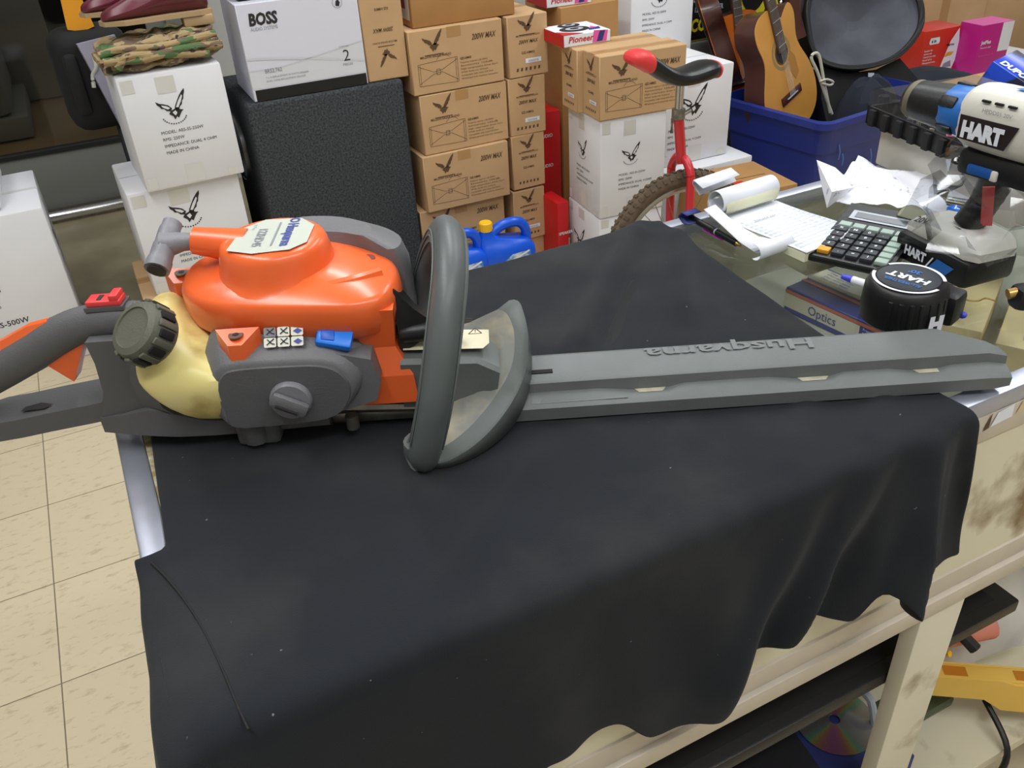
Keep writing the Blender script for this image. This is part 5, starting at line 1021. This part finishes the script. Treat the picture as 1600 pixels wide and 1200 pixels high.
# battery frame: long side from px(1420,400)->(1500,455) front-left edge
e0 = PZ(1424, 415, CZ+.0); e1 = PZ(1502, 456, CZ+.0); e2 = PZ(1592, 420, CZ+.0)
bx = nrm(e1-e0); by = np.cross([0, 0, 1.], bx); Lb = .112; Wb = .078; org = e1-bx*Lb-np.array([.885, .585, CZ])
P = lambda u, v, h: org+bx*u+by*v+np.array([0, 0, h])
b = MB(); b.obox(P(Lb/2, Wb/2, .017), bx*Lb, by*Wb, Zv*.034, 'black', .007); b.obox(P(.03, .004, .03), bx*.05, by*.012, Zv*.012, 'black', .004); bt = b.build('battery', t)
b = MB(); b.text('HART', P(.020, -.0012, .0125), bx, Zv, .011, 'paper', .05, width=.034, off=.0008); b.decal([(0, 0), (.026, 0), (.036, .012), (.010, .014)], P(.060, -.0004, .010), bx, Zv, 1, 'hartb', .001); b.line([(0, 0), (.008, .014)], P(.056, -.0004, .009), bx, Zv, 1, .002, 'paper', .0012); b.build('battery_print', bt, label='HART lettering')
b = MB(); ft = [(.004, .012), (.10, .004), (.115, .012), (.118, .062), (.10, .080), (.03, .082), (.006, .066)]
b.loft([[P(u, v, .034) for u, v in ft], [P(u, v, .044) for u, v in ft], [P(.06+(u-.06)*.86, .044+(v-.044)*.84, .052) for u, v in ft], [P(.06+(u-.06)*.45, .046+(v-.046)*.5, .057) for u, v in ft]], 'hartw'); b.obox(P(.018, .088, .040), bx*.05, by*.014, Zv*.014, 'bluep', .003)
b.poly([P(.035, .030, .0555), P(.07, .022, .0565), P(.082, .05, .0585), P(.045, .058, .0585)], 'greyd'); b.text('20V', P(.012, .012, .0475), nrm(bx+np.array([0, 0, .1])), nrm(by*.8+np.array([0, 0, .7])), .008, 'ink', .02, .2, off=.001); b.build('foot', t)
hb = PZ(1525, 178, CZ+.200)-np.array([.885, .585, CZ]); ax = nrm(np.array([.06, -1, .0])); # body axis towards the back end (right)
grip_top = PZ(1572, 245, CZ+.145)-np.array([.885, .585, CZ]); gb = P(.062, .042, .055)
b = MB(); b.tube(spline([gb, gb*.6+grip_top*.4+np.array([0.01, .0, 0]), grip_top, grip_top+np.array([0, 0, .035])], 5), [.017]*8+[.019]*8, 'black', 14, ell=1.1); b.build('grip', t)
bc = lambda s, r=0, h=0: hb+ax*s+np.array([0, 0, h])
b = MB(); b.lathe([(.012, -.084), (.0175, -.080), (.0205, -.073), (.0215, -.06), (.0228, -.042), (.0235, -.036), (.024, -.020)], bc(0), ax, 'black', 30)
for k in range(18): a = k/18*6.283; pass
ch = b.build('chuck', t)
b = MB(); b.lathe([(.0195, -.076), (.0206, -.074), (.0210, -.071), (.0208, -.068)], bc(0), ax, mat('worn_ring_tan', (112, 104, 84), .6), 30); b.build('worn_ring', ch)
b = MB(); b.lathe([(.0235, -.030), (.0255, -.027), (.0262, -.004), (.025, 0)], bc(0), ax, 'hartb', 10); 
for k in range(10):
    if k % 2: continue
    a = k/10*6.283+.1; zx = nrm(np.cross([0, 0, 1.], ax)); d_ = math.cos(a)*zx+math.sin(a)*Zv; b.obox(bc(-.020)+d_*.0252, d_*.004, np.cross(ax, d_)*.012, ax*.018, 'black', .0015)
cl = b.build('clutch_ring', t, label='blue clutch ring')
side = nrm(np.cross(ax, [0, 0, 1.]));  side = side if side @ np.array([-1, -.3, 0]) > 0 else -side
def hs(s, rx, rz, dz=0): return [bc(s)+side*rx*math.copysign(abs(math.cos(a))**.75, math.cos(a))+Zv*(rz*math.copysign(abs(math.sin(a))**.8, math.sin(a))+dz) for a in [2*math.pi*k/24 for k in range(24)]]
b = MB(); b.loft([hs(-.005, .023, .026), hs(0, .027, .032, .001), hs(.02, .028, .034, .001), hs(.07, .028, .034, .0), hs(.10, .026, .032), hs(.115, .02, .026)], 'hartw'); mh = b.build('motor_housing', t, subsurf=1)
b = MB(); sd = side*.0288; vz = Zv
tv = ax; oo = bc(.006, 0)+sd
b.poly([bc(.003)+sd+Zv*-.018, bc(.056)+sd+Zv*-.019, bc(.066)+sd+Zv*.006, bc(.002)+sd+Zv*.006], mat('plate_black', (40, 30, 32), .4)); b.text('HART', bc(.007)+sd-Zv*.0145, tv, Zv, .015, 'paper', .07, width=.046, off=.0012)
for i in range(3): b.obox(bc(.024+i*.014)+side*.0255+Zv*.0225, ax*.009, side*.003, Zv*.0022, 'blackm', .0005)
b.text('HPDD01 20V', bc(.024)+side*.0283+Zv*.0125, tv, Zv, .004, 'inkg', 0, width=.032, off=.0008)
b.poly([bc(.04)+side*.009+Zv*.0352, bc(.075)+side*.009+Zv*.0350, bc(.08)+side*-.008+Zv*.0356, bc(.05)+side*-.009+Zv*.0358], 'bluep'); b.build('housing_print', mh, label='black plate lettered HART')
tq = bc(.045)+Zv*-.044
b = MB(); b.obox(tq+side*.0, ax*.085, side*-.040, Zv*.028, 'black', .007); b.build('trigger_housing', t)
b = MB(); b.obox(bc(.032)+side*.020-Zv*.048, ax*.028, side*.006, Zv*.010, mat('switch_blue', (20, 84, 160), .4), .002); b.obox(bc(.048)+side*.020-Zv*.049, ax*.008, side*.005, Zv*.011, 'hartw', .002); b.build('direction_switch', t, label='blue direction switch')
# plastic wrap
r = np.random.RandomState(11)
b = MB(); c0_ = np.array([.885, .585, CZ])+gb; rings = []
for i in range(13):
    f = i/12; c_ = c0_+np.array([.0, -.0, -.004+.13*f])+ (bx*.02-by*.0)*(1-f); w_ = .058*(1-f)**.8+.016
    rings.append([c_+np.array([w_*(1+r.uniform(-.38, .38))*math.cos(a)*(1.1), w_*(1+r.uniform(-.38, .38))*math.sin(a), r.uniform(-.008, .008)]) for a in [2*math.pi*k/18 for k in range(18)]])
b.loft(rings, 'wrap', True, False, False); b.build('plastic_bag', label='crinkled clear plastic bag wrapped round the drill grip', cat='bag')
b = MB(); a = PZ(1541, 352, CZ+.062); c = PZ(1546, 292, CZ+.12); n_ = nrm(np.cross(c-a, ray(1543, 330)))*.006; b.poly([a-n_, a+n_, c+n_*1.1, c-n_*.9], 'redp', False); b.build('red_tag', label='red strip caught in the plastic bag around the drill grip', cat='tag', solid=.0015)
# charging cable coil and adapter behind the drill
b = MB()
for k in range(7):
    pts = []
    for i in range(24): a = 2*math.pi*i/24; pts.append((1.16+.055*math.cos(a+k)*(1+.05*math.sin(3*a+k)), .66+.05*math.sin(a+k)+.004*k, CZ+.005+.0075*k+.006*math.sin(2*a+k)))
    b.tube(pts, .0032, 'black', 6, closed=True)
b.build('cable_coil', label='coiled black charger cable behind the drill grip', cat='cable')
MB().box(0, .07, 0, .05, 0, .035, 'black', .004).build('power_adapter', None, (1.03, .55, CZ), .2, label='black rectangular power adapter in front of the cable coil', cat='adapter')
# white box with parts organiser
q = PZ(1455, 270, CZ); p = PZ(1372, 205, CZ)
t = org_a, org_b = PZ(1352, 190, CZ+.062), PZ(1515, 262, CZ+.062); ox = nrm(org_b-org_a); oy = np.cross([0, 0, 1.], ox)
io = org_a+ox*.02+oy*.015
t = MB().box(0, .28, 0, .17, 0, .060, mat('ivory_box', (204, 200, 190), .6), .003).build('ivory_box', None, (io[0], io[1], CZ), math.atan2(ox[1], ox[0]), label='flat ivory box under the parts organiser at the back of the counter', cat='box')
org_a, org_b = PZ(1352, 190, CZ+.062), PZ(1515, 262, CZ+.062)
ox = nrm(org_b-org_a); oy = np.cross([0, 0, 1.], ox); LO = np.linalg.norm(org_b-org_a)+.05; WO = .19
t = thing('parts_organizer', (org_a[0], org_a[1], CZ+.0605), math.atan2(ox[1], ox[0]), 'flat parts organiser with clear lid and slotted black base under the drill chuck', 'organizer')
b = MB(); b.box(0, LO, 0, WO, 0, .004, 'black'); b.box(0, LO, 0, .004, 0, .026, 'black'); b.box(0, LO, WO-.004, WO, 0, .026, 'black'); b.box(0, .004, 0, WO, 0, .026, 'black'); b.box(LO-.004, LO, 0, WO, 0, .026, 'black')
nS = 9
for i in range(nS): b.box(.012+i*LO/nS, .024+i*LO/nS, -.006, .001, .0, .024, 'blackm', .001)
b.build('base', t)
b = MB(); b.loft([[(0, 0, .026), (LO, 0, .026), (LO, WO, .026), (0, WO, .026)], [(0, 0, .046), (LO, 0, .046), (LO, WO, .046), (0, WO, .046)], [(.008, .01, .052), (LO-.008, .01, .052), (LO-.008, WO-.01, .052), (.008, WO-.01, .052)]], 'clear', cap0=False, smooth=False); b.build('lid', t, label='clear lid')
b = MB(); 
for i in range(nS): b.lathe([(.0085, .027), (.0085, .044), (0, .0445)], (.020+i*LO/nS, .010, 0), (0, 0, 1), 'clear', 14)
for i in range(4): b.box(.0, LO, .03+i*.045, .032+i*.045, .005, .044, 'clear')
b.build('compartments', t)
b = MB(); r = np.random.RandomState(2)
for i in range(60): x, y = r.uniform(.01, LO-.01), r.uniform(.01, WO-.01); b.box(x, x+.006, y, y+.004, .005, .012+r.uniform(0, .02), ['kraft', 'steel', 'inkg'][i % 3])
tag(b.build('contents', t, label='mixed small parts'), kind='stuff')
# white hooked cable with pink end
a = PZ(1488, 205, CZ+.10); pts = [PZ(1488, 208, CZ+.098), PZ(1500, 215, CZ+.10), PZ(1509, 228, CZ+.09), PZ(1508, 245, CZ+.07), PZ(1503, 268, CZ+.03), PZ(1502, 285, CZ+.006)]
b = MB(); b.tube(spline(pts, 6), .0026, 'paper', 8); o = b.build('white_cable', label='thin white cable curling down under the drill with a pink end', cat='cable'); MB().lathe([(0, 0), (.006, 0), (.0065, .01), (.005, .014)], PZ(1480, 206, CZ+.098), (.7, -.7, 0), mat('pink_tip', (236, 130, 170), .5), 12).build('pink_end', o, label='pink end')
# papers behind the roll + amber glass reflector
b = MB(); a = [PZ(1475, 322, CZ+.004), PZ(1545, 335, CZ+.004), PZ(1560, 305, CZ+.004), PZ(1490, 296, CZ+.004)]
for k in range(5): b.add([p_+np.array([.002*k, .001*k, .003*k]) for p_ in a], [(0, 1, 2, 3)], ['paper', 'inkg', 'papery', 'paper', 'paper'][k])
b.build('paper_stack', label='small stack of loose sheets between receipt roll and drill grip', cat='paper', solid=.0012)
b = MB(); c_ = PZ(1500, 305, CZ+.003); b.lathe([(.026, 0), (.018, .012), (.006, .024), (0, .026)], c_, (0, 0, 1), mat('brass_cone', (226, 206, 150), .3, .5), 5, smooth=False); b.build('brass_pyramid', label='pale brass pyramid shaped trinket beside the crumpled receipt', cat='ornament')
# black thing at right edge
b = MB(); c_ = PZ(1592, 462, CZ+.014); b.obox(c_+np.array([.02, -.01, 0]), np.array([.06, -.02, 0]), np.array([.008, .024, 0]), Zv*.028, 'black', .008); b.tube([c_+np.array([-.006, .0, .006]), c_+np.array([-.014, .004, .004])], .006, 'brass', 10); b.build('key_fob', label='black moulded piece with brass tip at the right edge of the counter', cat='tool')
# thin wire and little chain bits on glass
b = MB(); b.tube(spline([PZ(x, y, CZ+.003) for x, y in ((1500, 455), (1510, 468), (1528, 470), (1540, 466), (1555, 470))], 5), .0010, 'brass', 6); b.build('thin_chain', label='thin brass chain lying on the glass below the battery', cat='chain')
# blue DUPONT pack at right
q = PZ(1560, 95, CZ+.03); b = MB()
dx = nrm(PY(1597, 120, .95)-PY(1560, 75, .95)); 
po = PY(1551, 95, 1.25); pu = nrm(PY(1600, 128, 1.18)-po); pv = nrm(PY(1572, 55, 1.32)-po); pv = nrm(pv-pu*(pv @ pu)); pn = np.cross(pu, pv)
b = MB(); b.obox(po+pu*.08+pv*.055-pn*.035, pu*.16, pv*.11, pn*.07, 'bluecard', .004); b.text('DUPONT', po+pu*.012+pv*.008, pu, pv, .022, 'sticker', .05, .1, width=.095, off=.0012)
b.build('blue_pack', label='glossy blue and black pack with tilted white lettering at the right edge', cat='box')
MB().box(po[0]+.10, po[0]+.30, po[1]+.0, po[1]+.2, 0, po[2]-.10, 'brown_d', .004).build('brown_carton', label='brown carton beneath the glossy blue pack', cat='box')
# ================================================================== UNDER THE COUNTER
b = MB(); b.box(.10, .93, .432, .80, .452, .474, 'black', .004); b.box(.13, .90, .45, .78, .474, .4745, 'blackm'); b.build('flat_screen', label='flat black glossy screen lying on its back below the counter', cat='screen')
MB().box(.14, .30, .55, .78, .1215, .45, 'blackm', .004).box(.78, .90, .60, .78, .1215, .45, 'blackm', .004).build('black_stand', label='black blocks under the flat black screen', cat='box')
a = PZ(1030, 1130, .40); 
vz_ = .40; c4 = [PZ(1052, 1180, vz_), PZ(1268, 1176, vz_), PZ(1198, 1072, vz_), PZ(1070, 1120, vz_)]
b = MB(); b.box(0, .20, 0, .19, 0, .035, 'velvet', .008); b.tube([(.10+.045*math.cos(a), .09+.045*math.sin(a), .0358) for a in np.linspace(1.2, 3.4, 16)], .0008, 'silver', 5); p = PZ(1268, 1178, .33)
b.build('velvet_case', None, (p[0]-.2, p[1]-.0, .295), math.radians(-8), label='black velvet covered case with a pale curved scratch under the counter rail', cat='case')
MB().box(.30, .50, .40, .52, .1215, .2935, 'darkred', .004).build('red_case', label='dark red case under the black velvet case', cat='case')
p = PZ(1040, 1180, .36); MB().box(0, .14, 0, .12, 0, .02, 'darkred', .002).build('red_folder', None, (p[0]-.13, p[1]-.03, .332), .1, label='dark red folder peeking out at the bottom edge left of the velvet case', cat='folder')
# CD on blue book
zc = .215; c_ = PZ(1304, 1124, zc)
MB().box(c_[0]-.10, c_[0]+.06, max(.4335, c_[1]-.12), c_[1]+.06, .1205, zc-.003, 'navyc', .003).build('blue_book', label='thick navy blue book lying under the shiny disc', cat='book')
cdm = bpy.data.materials.new('disc_foil'); cdm.use_nodes = True; nt = cdm.node_tree; bs = nt.nodes['Principled BSDF']; bs.inputs['Metallic'].default_value = .85; bs.inputs['Roughness'].default_value = .22
tc = nt.nodes.new('ShaderNodeTexCoord'); sx = nt.nodes.new('ShaderNodeSeparateXYZ'); nt.links.new(tc.outputs['Object'], sx.inputs[0]); at = nt.nodes.new('ShaderNodeMath'); at.operation = 'ARCTAN2'; nt.links.new(sx.outputs[1], at.inputs[0]); nt.links.new(sx.outputs[0], at.inputs[1])
mu = nt.nodes.new('ShaderNodeMath'); mu.operation = 'MULTIPLY'; mu.inputs[1].default_value = 2; nt.links.new(at.outputs[0], mu.inputs[0]); si = nt.nodes.new('ShaderNodeMath'); si.operation = 'SINE'; nt.links.new(mu.outputs[0], si.inputs[0])
ma = nt.nodes.new('ShaderNodeMapRange'); ma.inputs['From Min'].default_value = -1; nt.links.new(si.outputs[0], ma.inputs[0]); r_ = nt.nodes.new('ShaderNodeValToRGB'); E_ = r_.color_ramp.elements; E_[0].position = 0; E_[0].color = (.55, .55, .58, 1); E_[1].position = 1; E_[1].color = (.9, .35, .75, 1)
for p_, c in ((.45, (.6, .6, .62)), (.6, (.3, .85, .7)), (.72, (.85, .9, .3)), (.85, (1, .5, .3))): e = E_.new(p_); e.color = (*c, 1)
nt.links.new(ma.outputs[0], r_.inputs[0]); nt.links.new(r_.outputs[0], bs.inputs['Base Color'])
b = MB(); n = 48; ro = [(.06*math.cos(2*math.pi*k/n), .06*math.sin(2*math.pi*k/n), 0) for k in range(n)]; ri = [(.008*math.cos(2*math.pi*k/n), .008*math.sin(2*math.pi*k/n), 0) for k in range(n)]
b.loft([[(x, y, -.001) for x, y, z in ri], [(x, y, -.001) for x, y, z in ro], ro, ri], cdm, True, False, False, False); b.build('compact_disc', None, (c_[0], c_[1], zc), label='shiny rainbow compact disc on the navy book', cat='disc')
b = MB(); sp0 = c_+np.array([-.06, .045, .01]); b.obox(np.array([c_[0]+.01, c_[1]+.03, zc+.012]), np.array([.13, .012, 0]), np.array([-.001, .014, 0]), Zv*.004, 'paper', .001)
for k in range(5): b.box(c_[0]-.035+k*.022, c_[0]-.029+k*.022, c_[1]+.022+.002*k, c_[1]+.028+.002*k, zc+.0142, zc+.0146, 'ink')
b.build('perforated_strip', label='white perforated strip along the back of the shiny disc', cat='strip')
b = MB(); q = PZ(1372, 1150, .2); b.tube(spline([q+np.array([0, .06, .05]), q+np.array([.005, .03, .045]), q, q+np.array([.012, -.03, .0])], 5), .006, 'silver', 8); b.box(q[0]-.012, q[0]+.02, q[1]-.03, q[1]+.03, q[2]-.03, q[2]-.01, 'darkred', .003); b.build('silver_clamp', label='silver and dark red clamp between the disc and the cream leg', cat='tool')
MB().box(.66, .73, .432, .52, .1205, .172, 'out_grey', .004).build('grey_box', label='grey box under the silver clamp behind the cream leg', cat='box')
# yellow tray + bag
p = PZ(1460, 1050, .30)
ya, yb_ = PZ(1475, 1085, .19), PZ(1600, 1095, .19)
t = thing('parts_tray', (ya[0], ya[1], .185), math.atan2(yb_[1]-ya[1], yb_[0]-ya[0]), 'yellow plastic tray edge right of the cream leg on the lower shelf', 'tray')
b = MB(); prof = [(-.02, .0), (.06, .0), (.09, -.022), (.30, -.028), (.30, .040), (.10, .038), (.075, .045), (-.02, .045)]
b.prism(prof, (0, 0, 0), Xv, Zv, Yv_*.004, 'yelt'); b.box(-.02, .30, .004, .03, .036, .042, 'yelt', .001); b.box(-.02, .3, .03, .034, -.02, .042, 'yelt'); b.build('rim_wall', t)
for (x0_, x1_) in ((-.005, .03), (.10, .16), (.17, .24)): MB().box(x0_, x1_, .008, .026, .0421, .0426, mat('slot_amber', (206, 130, 30), .5)).build('slot', t)
MB().box(.86, 1.0, .50, .56, .1205, .150, 'grime', .012).build('green_bottle', label='dark green glassy piece under the yellow tray', cat='bottle')
b = MB(); r = np.random.RandomState(8); rings = []
for i in range(8):
    f = i/7; rings.append([np.array([1.10+.16*(1-.4*f)*math.cos(a)*(1+r.uniform(-.22, .22)), .60+.10*(1-.4*f)*math.sin(a)*(1+r.uniform(-.22, .22)), .19+.26*f]) for a in [2*math.pi*k/16 for k in range(16)]])
b.loft(rings, mat('milky_wrap', (235, 236, 242), .2, alpha=.38)); b.build('clear_bag', label='clear plastic bag of tools standing behind the yellow tray', cat='bag')
t_ = MB(); t_.tube([(.92, .56, .262), (1.06, .52, .262)], .02, mat('salmon', (226, 140, 120), .5), 10); t_.build('screwdriver', label='salmon pink rounded handle inside the clear bag', cat='tool')
b = MB(); b.tube([(.93, .60, .268), (.98, .56, .30), (1.0, .50, .262)], .010, 'black', 8); b.tube([(.90, .56, .25), (.91, .50, .29)], .005, 'yellow', 8); b.tube([(.925, .56, .25), (.935, .50, .29)], .005, 'yellow', 8); b.build('striped_tool', label='black and yellow striped tool inside the clear bag', cat='tool')
b = MB(); b.tube(spline([(1.02, .47, .16), (1.0, .405, .13), (.97, .390, .08), (.95, .385, .02), (.90, .38, .006)], 6), .005, 'black', 8); b.build('black_cable', label='black cable hanging over the lower shelf at the bottom right corner', cat='cable')
# ================================================================== UNICYCLE
hubp = np.array([1.474, 1.93, .2565]); wx = nrm((1, -.05, 0.0)); lean = nrm((-.06, .04, 1.0))
t = thing('unicycle', (hubp[0], hubp[1], 0), 0, 'red unicycle with black and red saddle leaning beside the white cartons', 'unicycle')
hub = np.array([0, 0, hubp[2]]); ay_ = nrm(np.cross(lean, wx)); wy = nrm(np.cross(wx, ay_))
def wc(a, r): return hub+wx*r*math.cos(a)+wy*r*math.sin(a)
tp = [wc(2*math.pi*k/64, .232) for k in range(64)]
b = MB(); b.tube(tp, .0235, 'rubber', 12, closed=True, up=tuple(ay_))
for k in range(72):
    a = 2*math.pi*k/72; d_ = nrm(wc(a, 1)-hub); tt = np.cross(ay_, d_)
    for s_ in (-1, 0, 1): b.obox(hub+d_*(.232+.0225*math.cos(s_*.85))+ay_*s_*.0225*math.sin(.85), (d_*math.cos(s_*.85)+ay_*s_*math.sin(.85))*.008, (tt*.9+ay_*.3*s_)*.010, np.cross(d_*math.cos(s_*.85)+ay_*s_*math.sin(.85), tt)*.012, 'rubber', 0)
b.build('tyre', t)
b = MB(); b.tube([wc(2*math.pi*k/64, .203) for k in range(64)], .012, 'rim', 8, closed=True, up=tuple(ay_)); b.build('rim', t)
b = MB()
for k in range(28): a = 2*math.pi*k/28; b.tube([hub+ay_*.03*(1 if k % 2 else -1), wc(a, .2)], .0012, 'steel', 5)
tag(b.build('spokes', t)); b = MB(); b.tube([hub-ay_*.06, hub+ay_*.06], .016, 'steel', 12); b.build('hub', t)
crn = hub+wy*.292
b = MB(); 
for s_ in (-1, 1): b.tube(spline([hub+ay_*s_*.05, hub+ay_*s_*.05+wy*.22, hub+ay_*s_*.046+wy*.262, crn+ay_*s_*.022, crn], 6), .0125, 'red', 12)
top_ = PP(1058, 183, hubp, (0.35, .94, 0)); 
ptop = np.array([PY(1060, 178, hubp[1])[0]-hubp[0], 0, PY(1060, 178, hubp[1])[2]]); 
b.tube([crn-wy*.01, ptop*.999], .0145, 'red', 14); b.build('frame', t)
st = np.array([PY(1063, 128, hubp[1])[0]-hubp[0], 0, PY(1063, 128, hubp[1])[2]]); 
b = MB(); b.tube([ptop-(st-ptop)*.1, st+(st-ptop)*.15], .0115, 'chrome', 14); b.build('seatpost', t, label='chrome seatpost')
b = MB(); dn = nrm(st-ptop); b.tube([ptop-dn*.012, ptop+dn*.014], .0185, 'steel', 14); b.tube([ptop+np.array([-.012, -.012, 0]), ptop+np.array([-.034, -.02, -.004]), ptop+np.array([-.036, -.022, -.04])], .005, 'steel', 8); b.tube([ptop+np.array([.01, -.01, 0]), ptop+np.array([.03, -.016, .01])], .006, 'steel', 8); b.build('seat_clamp', t)
# saddle along the wheel plane, nose to the left
s0 = np.asarray(PY(985, 92, 1.93))-np.array([hubp[0], hubp[1], 0]); s1 = np.asarray(PY(1119, 100, 1.93))-np.array([hubp[0], hubp[1], 0])
sd_ = s1-s0; Ls = np.linalg.norm(sd_); su = nrm(sd_); sv = nrm(np.cross([0, 0, 1.], su)); sw = np.cross(su, sv)
def sad(f, w, zt, zb):
    c = s0+sd_*f; out = []
    for k in range(16):
        a = 2*math.pi*k/16; ca, sa = math.cos(a), math.sin(a); out.append(c+sv*w*ca+sw*((zt+zb)/2+(zt-zb)/2*math.copysign(abs(sa)**.7, sa)))
    return out
S_ = [(0.0, .016, .010, -.004), (.04, .030, .020, -.016), (.14, .034, .022, -.022), (.28, .036, .008, -.040), (.42, .040, -.012, -.056), (.55, .044, -.020, -.062), (.68, .050, -.012, -.058), (.82, .054, .006, -.046), (.93, .050, .012, -.036), (.99, .036, .008, -.028), (1.0, .018, .0, -.018)]
b = MB(); b.loft([sad(*q) for q in S_], 'blackvinyl'); sdl = b.build('saddle', t, subsurf=1)
b = MB(); b.loft([sad(f, w+.003, zt+.003, zb+.004) for f, w, zt, zb in ((-.04, .012, .002, -.008), (-.02, .028, .016, -.016), (.06, .035, .024, -.024), (.14, .038, .024, -.030), (.20, .038, .016, -.038), (.22, .034, .010, -.036))], 'redp'); b.build('front_bumper', sdl, subsurf=1, label='red front bumper')
b = MB(); b.loft([sad(f, w+.003, zt+.002, zb-.002) for f, w, zt, zb in ((.95, .047, .010, -.036), (.985, .040, .009, -.034), (1.012, .022, .002, -.026))], 'redp'); b.build('rear_bumper', sdl, subsurf=1, label='red rear bumper')
# ================================================================== OIL JUGS
def jug(loc, rz, label):
    t = thing('oil_jug', loc, rz, label, 'jug', 'blue motor oil jugs with yellow caps')
    W = .19; D = .10
    def rr2(x0, x1, y0, y1, z, r=.02):
        r = min(r, (x1-x0)/2.1, (y1-y0)/2.1); out = []
        for cx, cy, a0 in ((x1-r, y1-r, 0), (x0+r, y1-r, 90), (x0+r, y0+r, 180), (x1-r, y0+r, 270)):
            for k in range(4): a = math.radians(a0+30*k); out.append((cx+r*math.cos(a), cy+r*math.sin(a), z))
        return out
    b = MB(); b.loft([rr2(.004, W-.004, .004, D-.004, 0), rr2(0, W, 0, D, .008), rr2(0, W, 0, D, .185), rr2(.0, W-.002, .004, D-.004, .205), rr2(.002, W-.02, .015, D-.015, .225), rr2(.004, .075, .025, D-.025, .243), rr2(.010, .055, .030, D-.03, .262), rr2(.014, .050, .032, D-.032, .280)], 'jug')
    b.tube(spline([(.04, D/2, .245), (.075, D/2, .270), (.11, D/2, .280), (.145, D/2, .276), (.166, D/2, .256), (.172, D/2, .225), (.168, D/2, .190)], 6), .0165, 'jug', 12); b.build('bottle', t)
    b = MB(); b.lathe([(0, .27), (.021, .27), (.021, .296), (.018, .299), (0, .299)], (.032, D/2, 0), (0, 0, 1), 'yellow', 24)
    for k in range(16): a = k/16*6.283; b.box(.032+.021*math.cos(a)-.001, .032+.021*math.cos(a)+.001, D/2+.021*math.sin(a)-.001, D/2+.021*math.sin(a)+.001, .272, .295, 'yellow')
    b.build('cap', t, label='yellow cap')
    b = MB(); b.add([(.055, -.0008, .145), (.165, -.0008, .145), (.165, -.0008, .195), (.10, -.0008, .190), (.055, -.0008, .160)], [(0, 1, 2, 3, 4)], mat('jug_label', (60, 130, 190), .3, rgb2=(226, 236, 244), vscale=22, thr=(.45, .6))); b.line([(.055, .150), (.16, .193)], (0, 0, 0), Xv, Zv, 1, .006, 'sticker', .0016); b.build('label_print', t)
    return t
p = PY(753, 392, 2.36); jug((p[0]-.004, 2.34, 0), math.radians(-4), 'blue oil jug with yellow cap nearest the middle, its handle free')
p = PY(664, 392, 2.40); jug((.845, 2.34, 0), math.radians(-2), 'blue oil jug mostly hidden behind the trimmer loop handle')
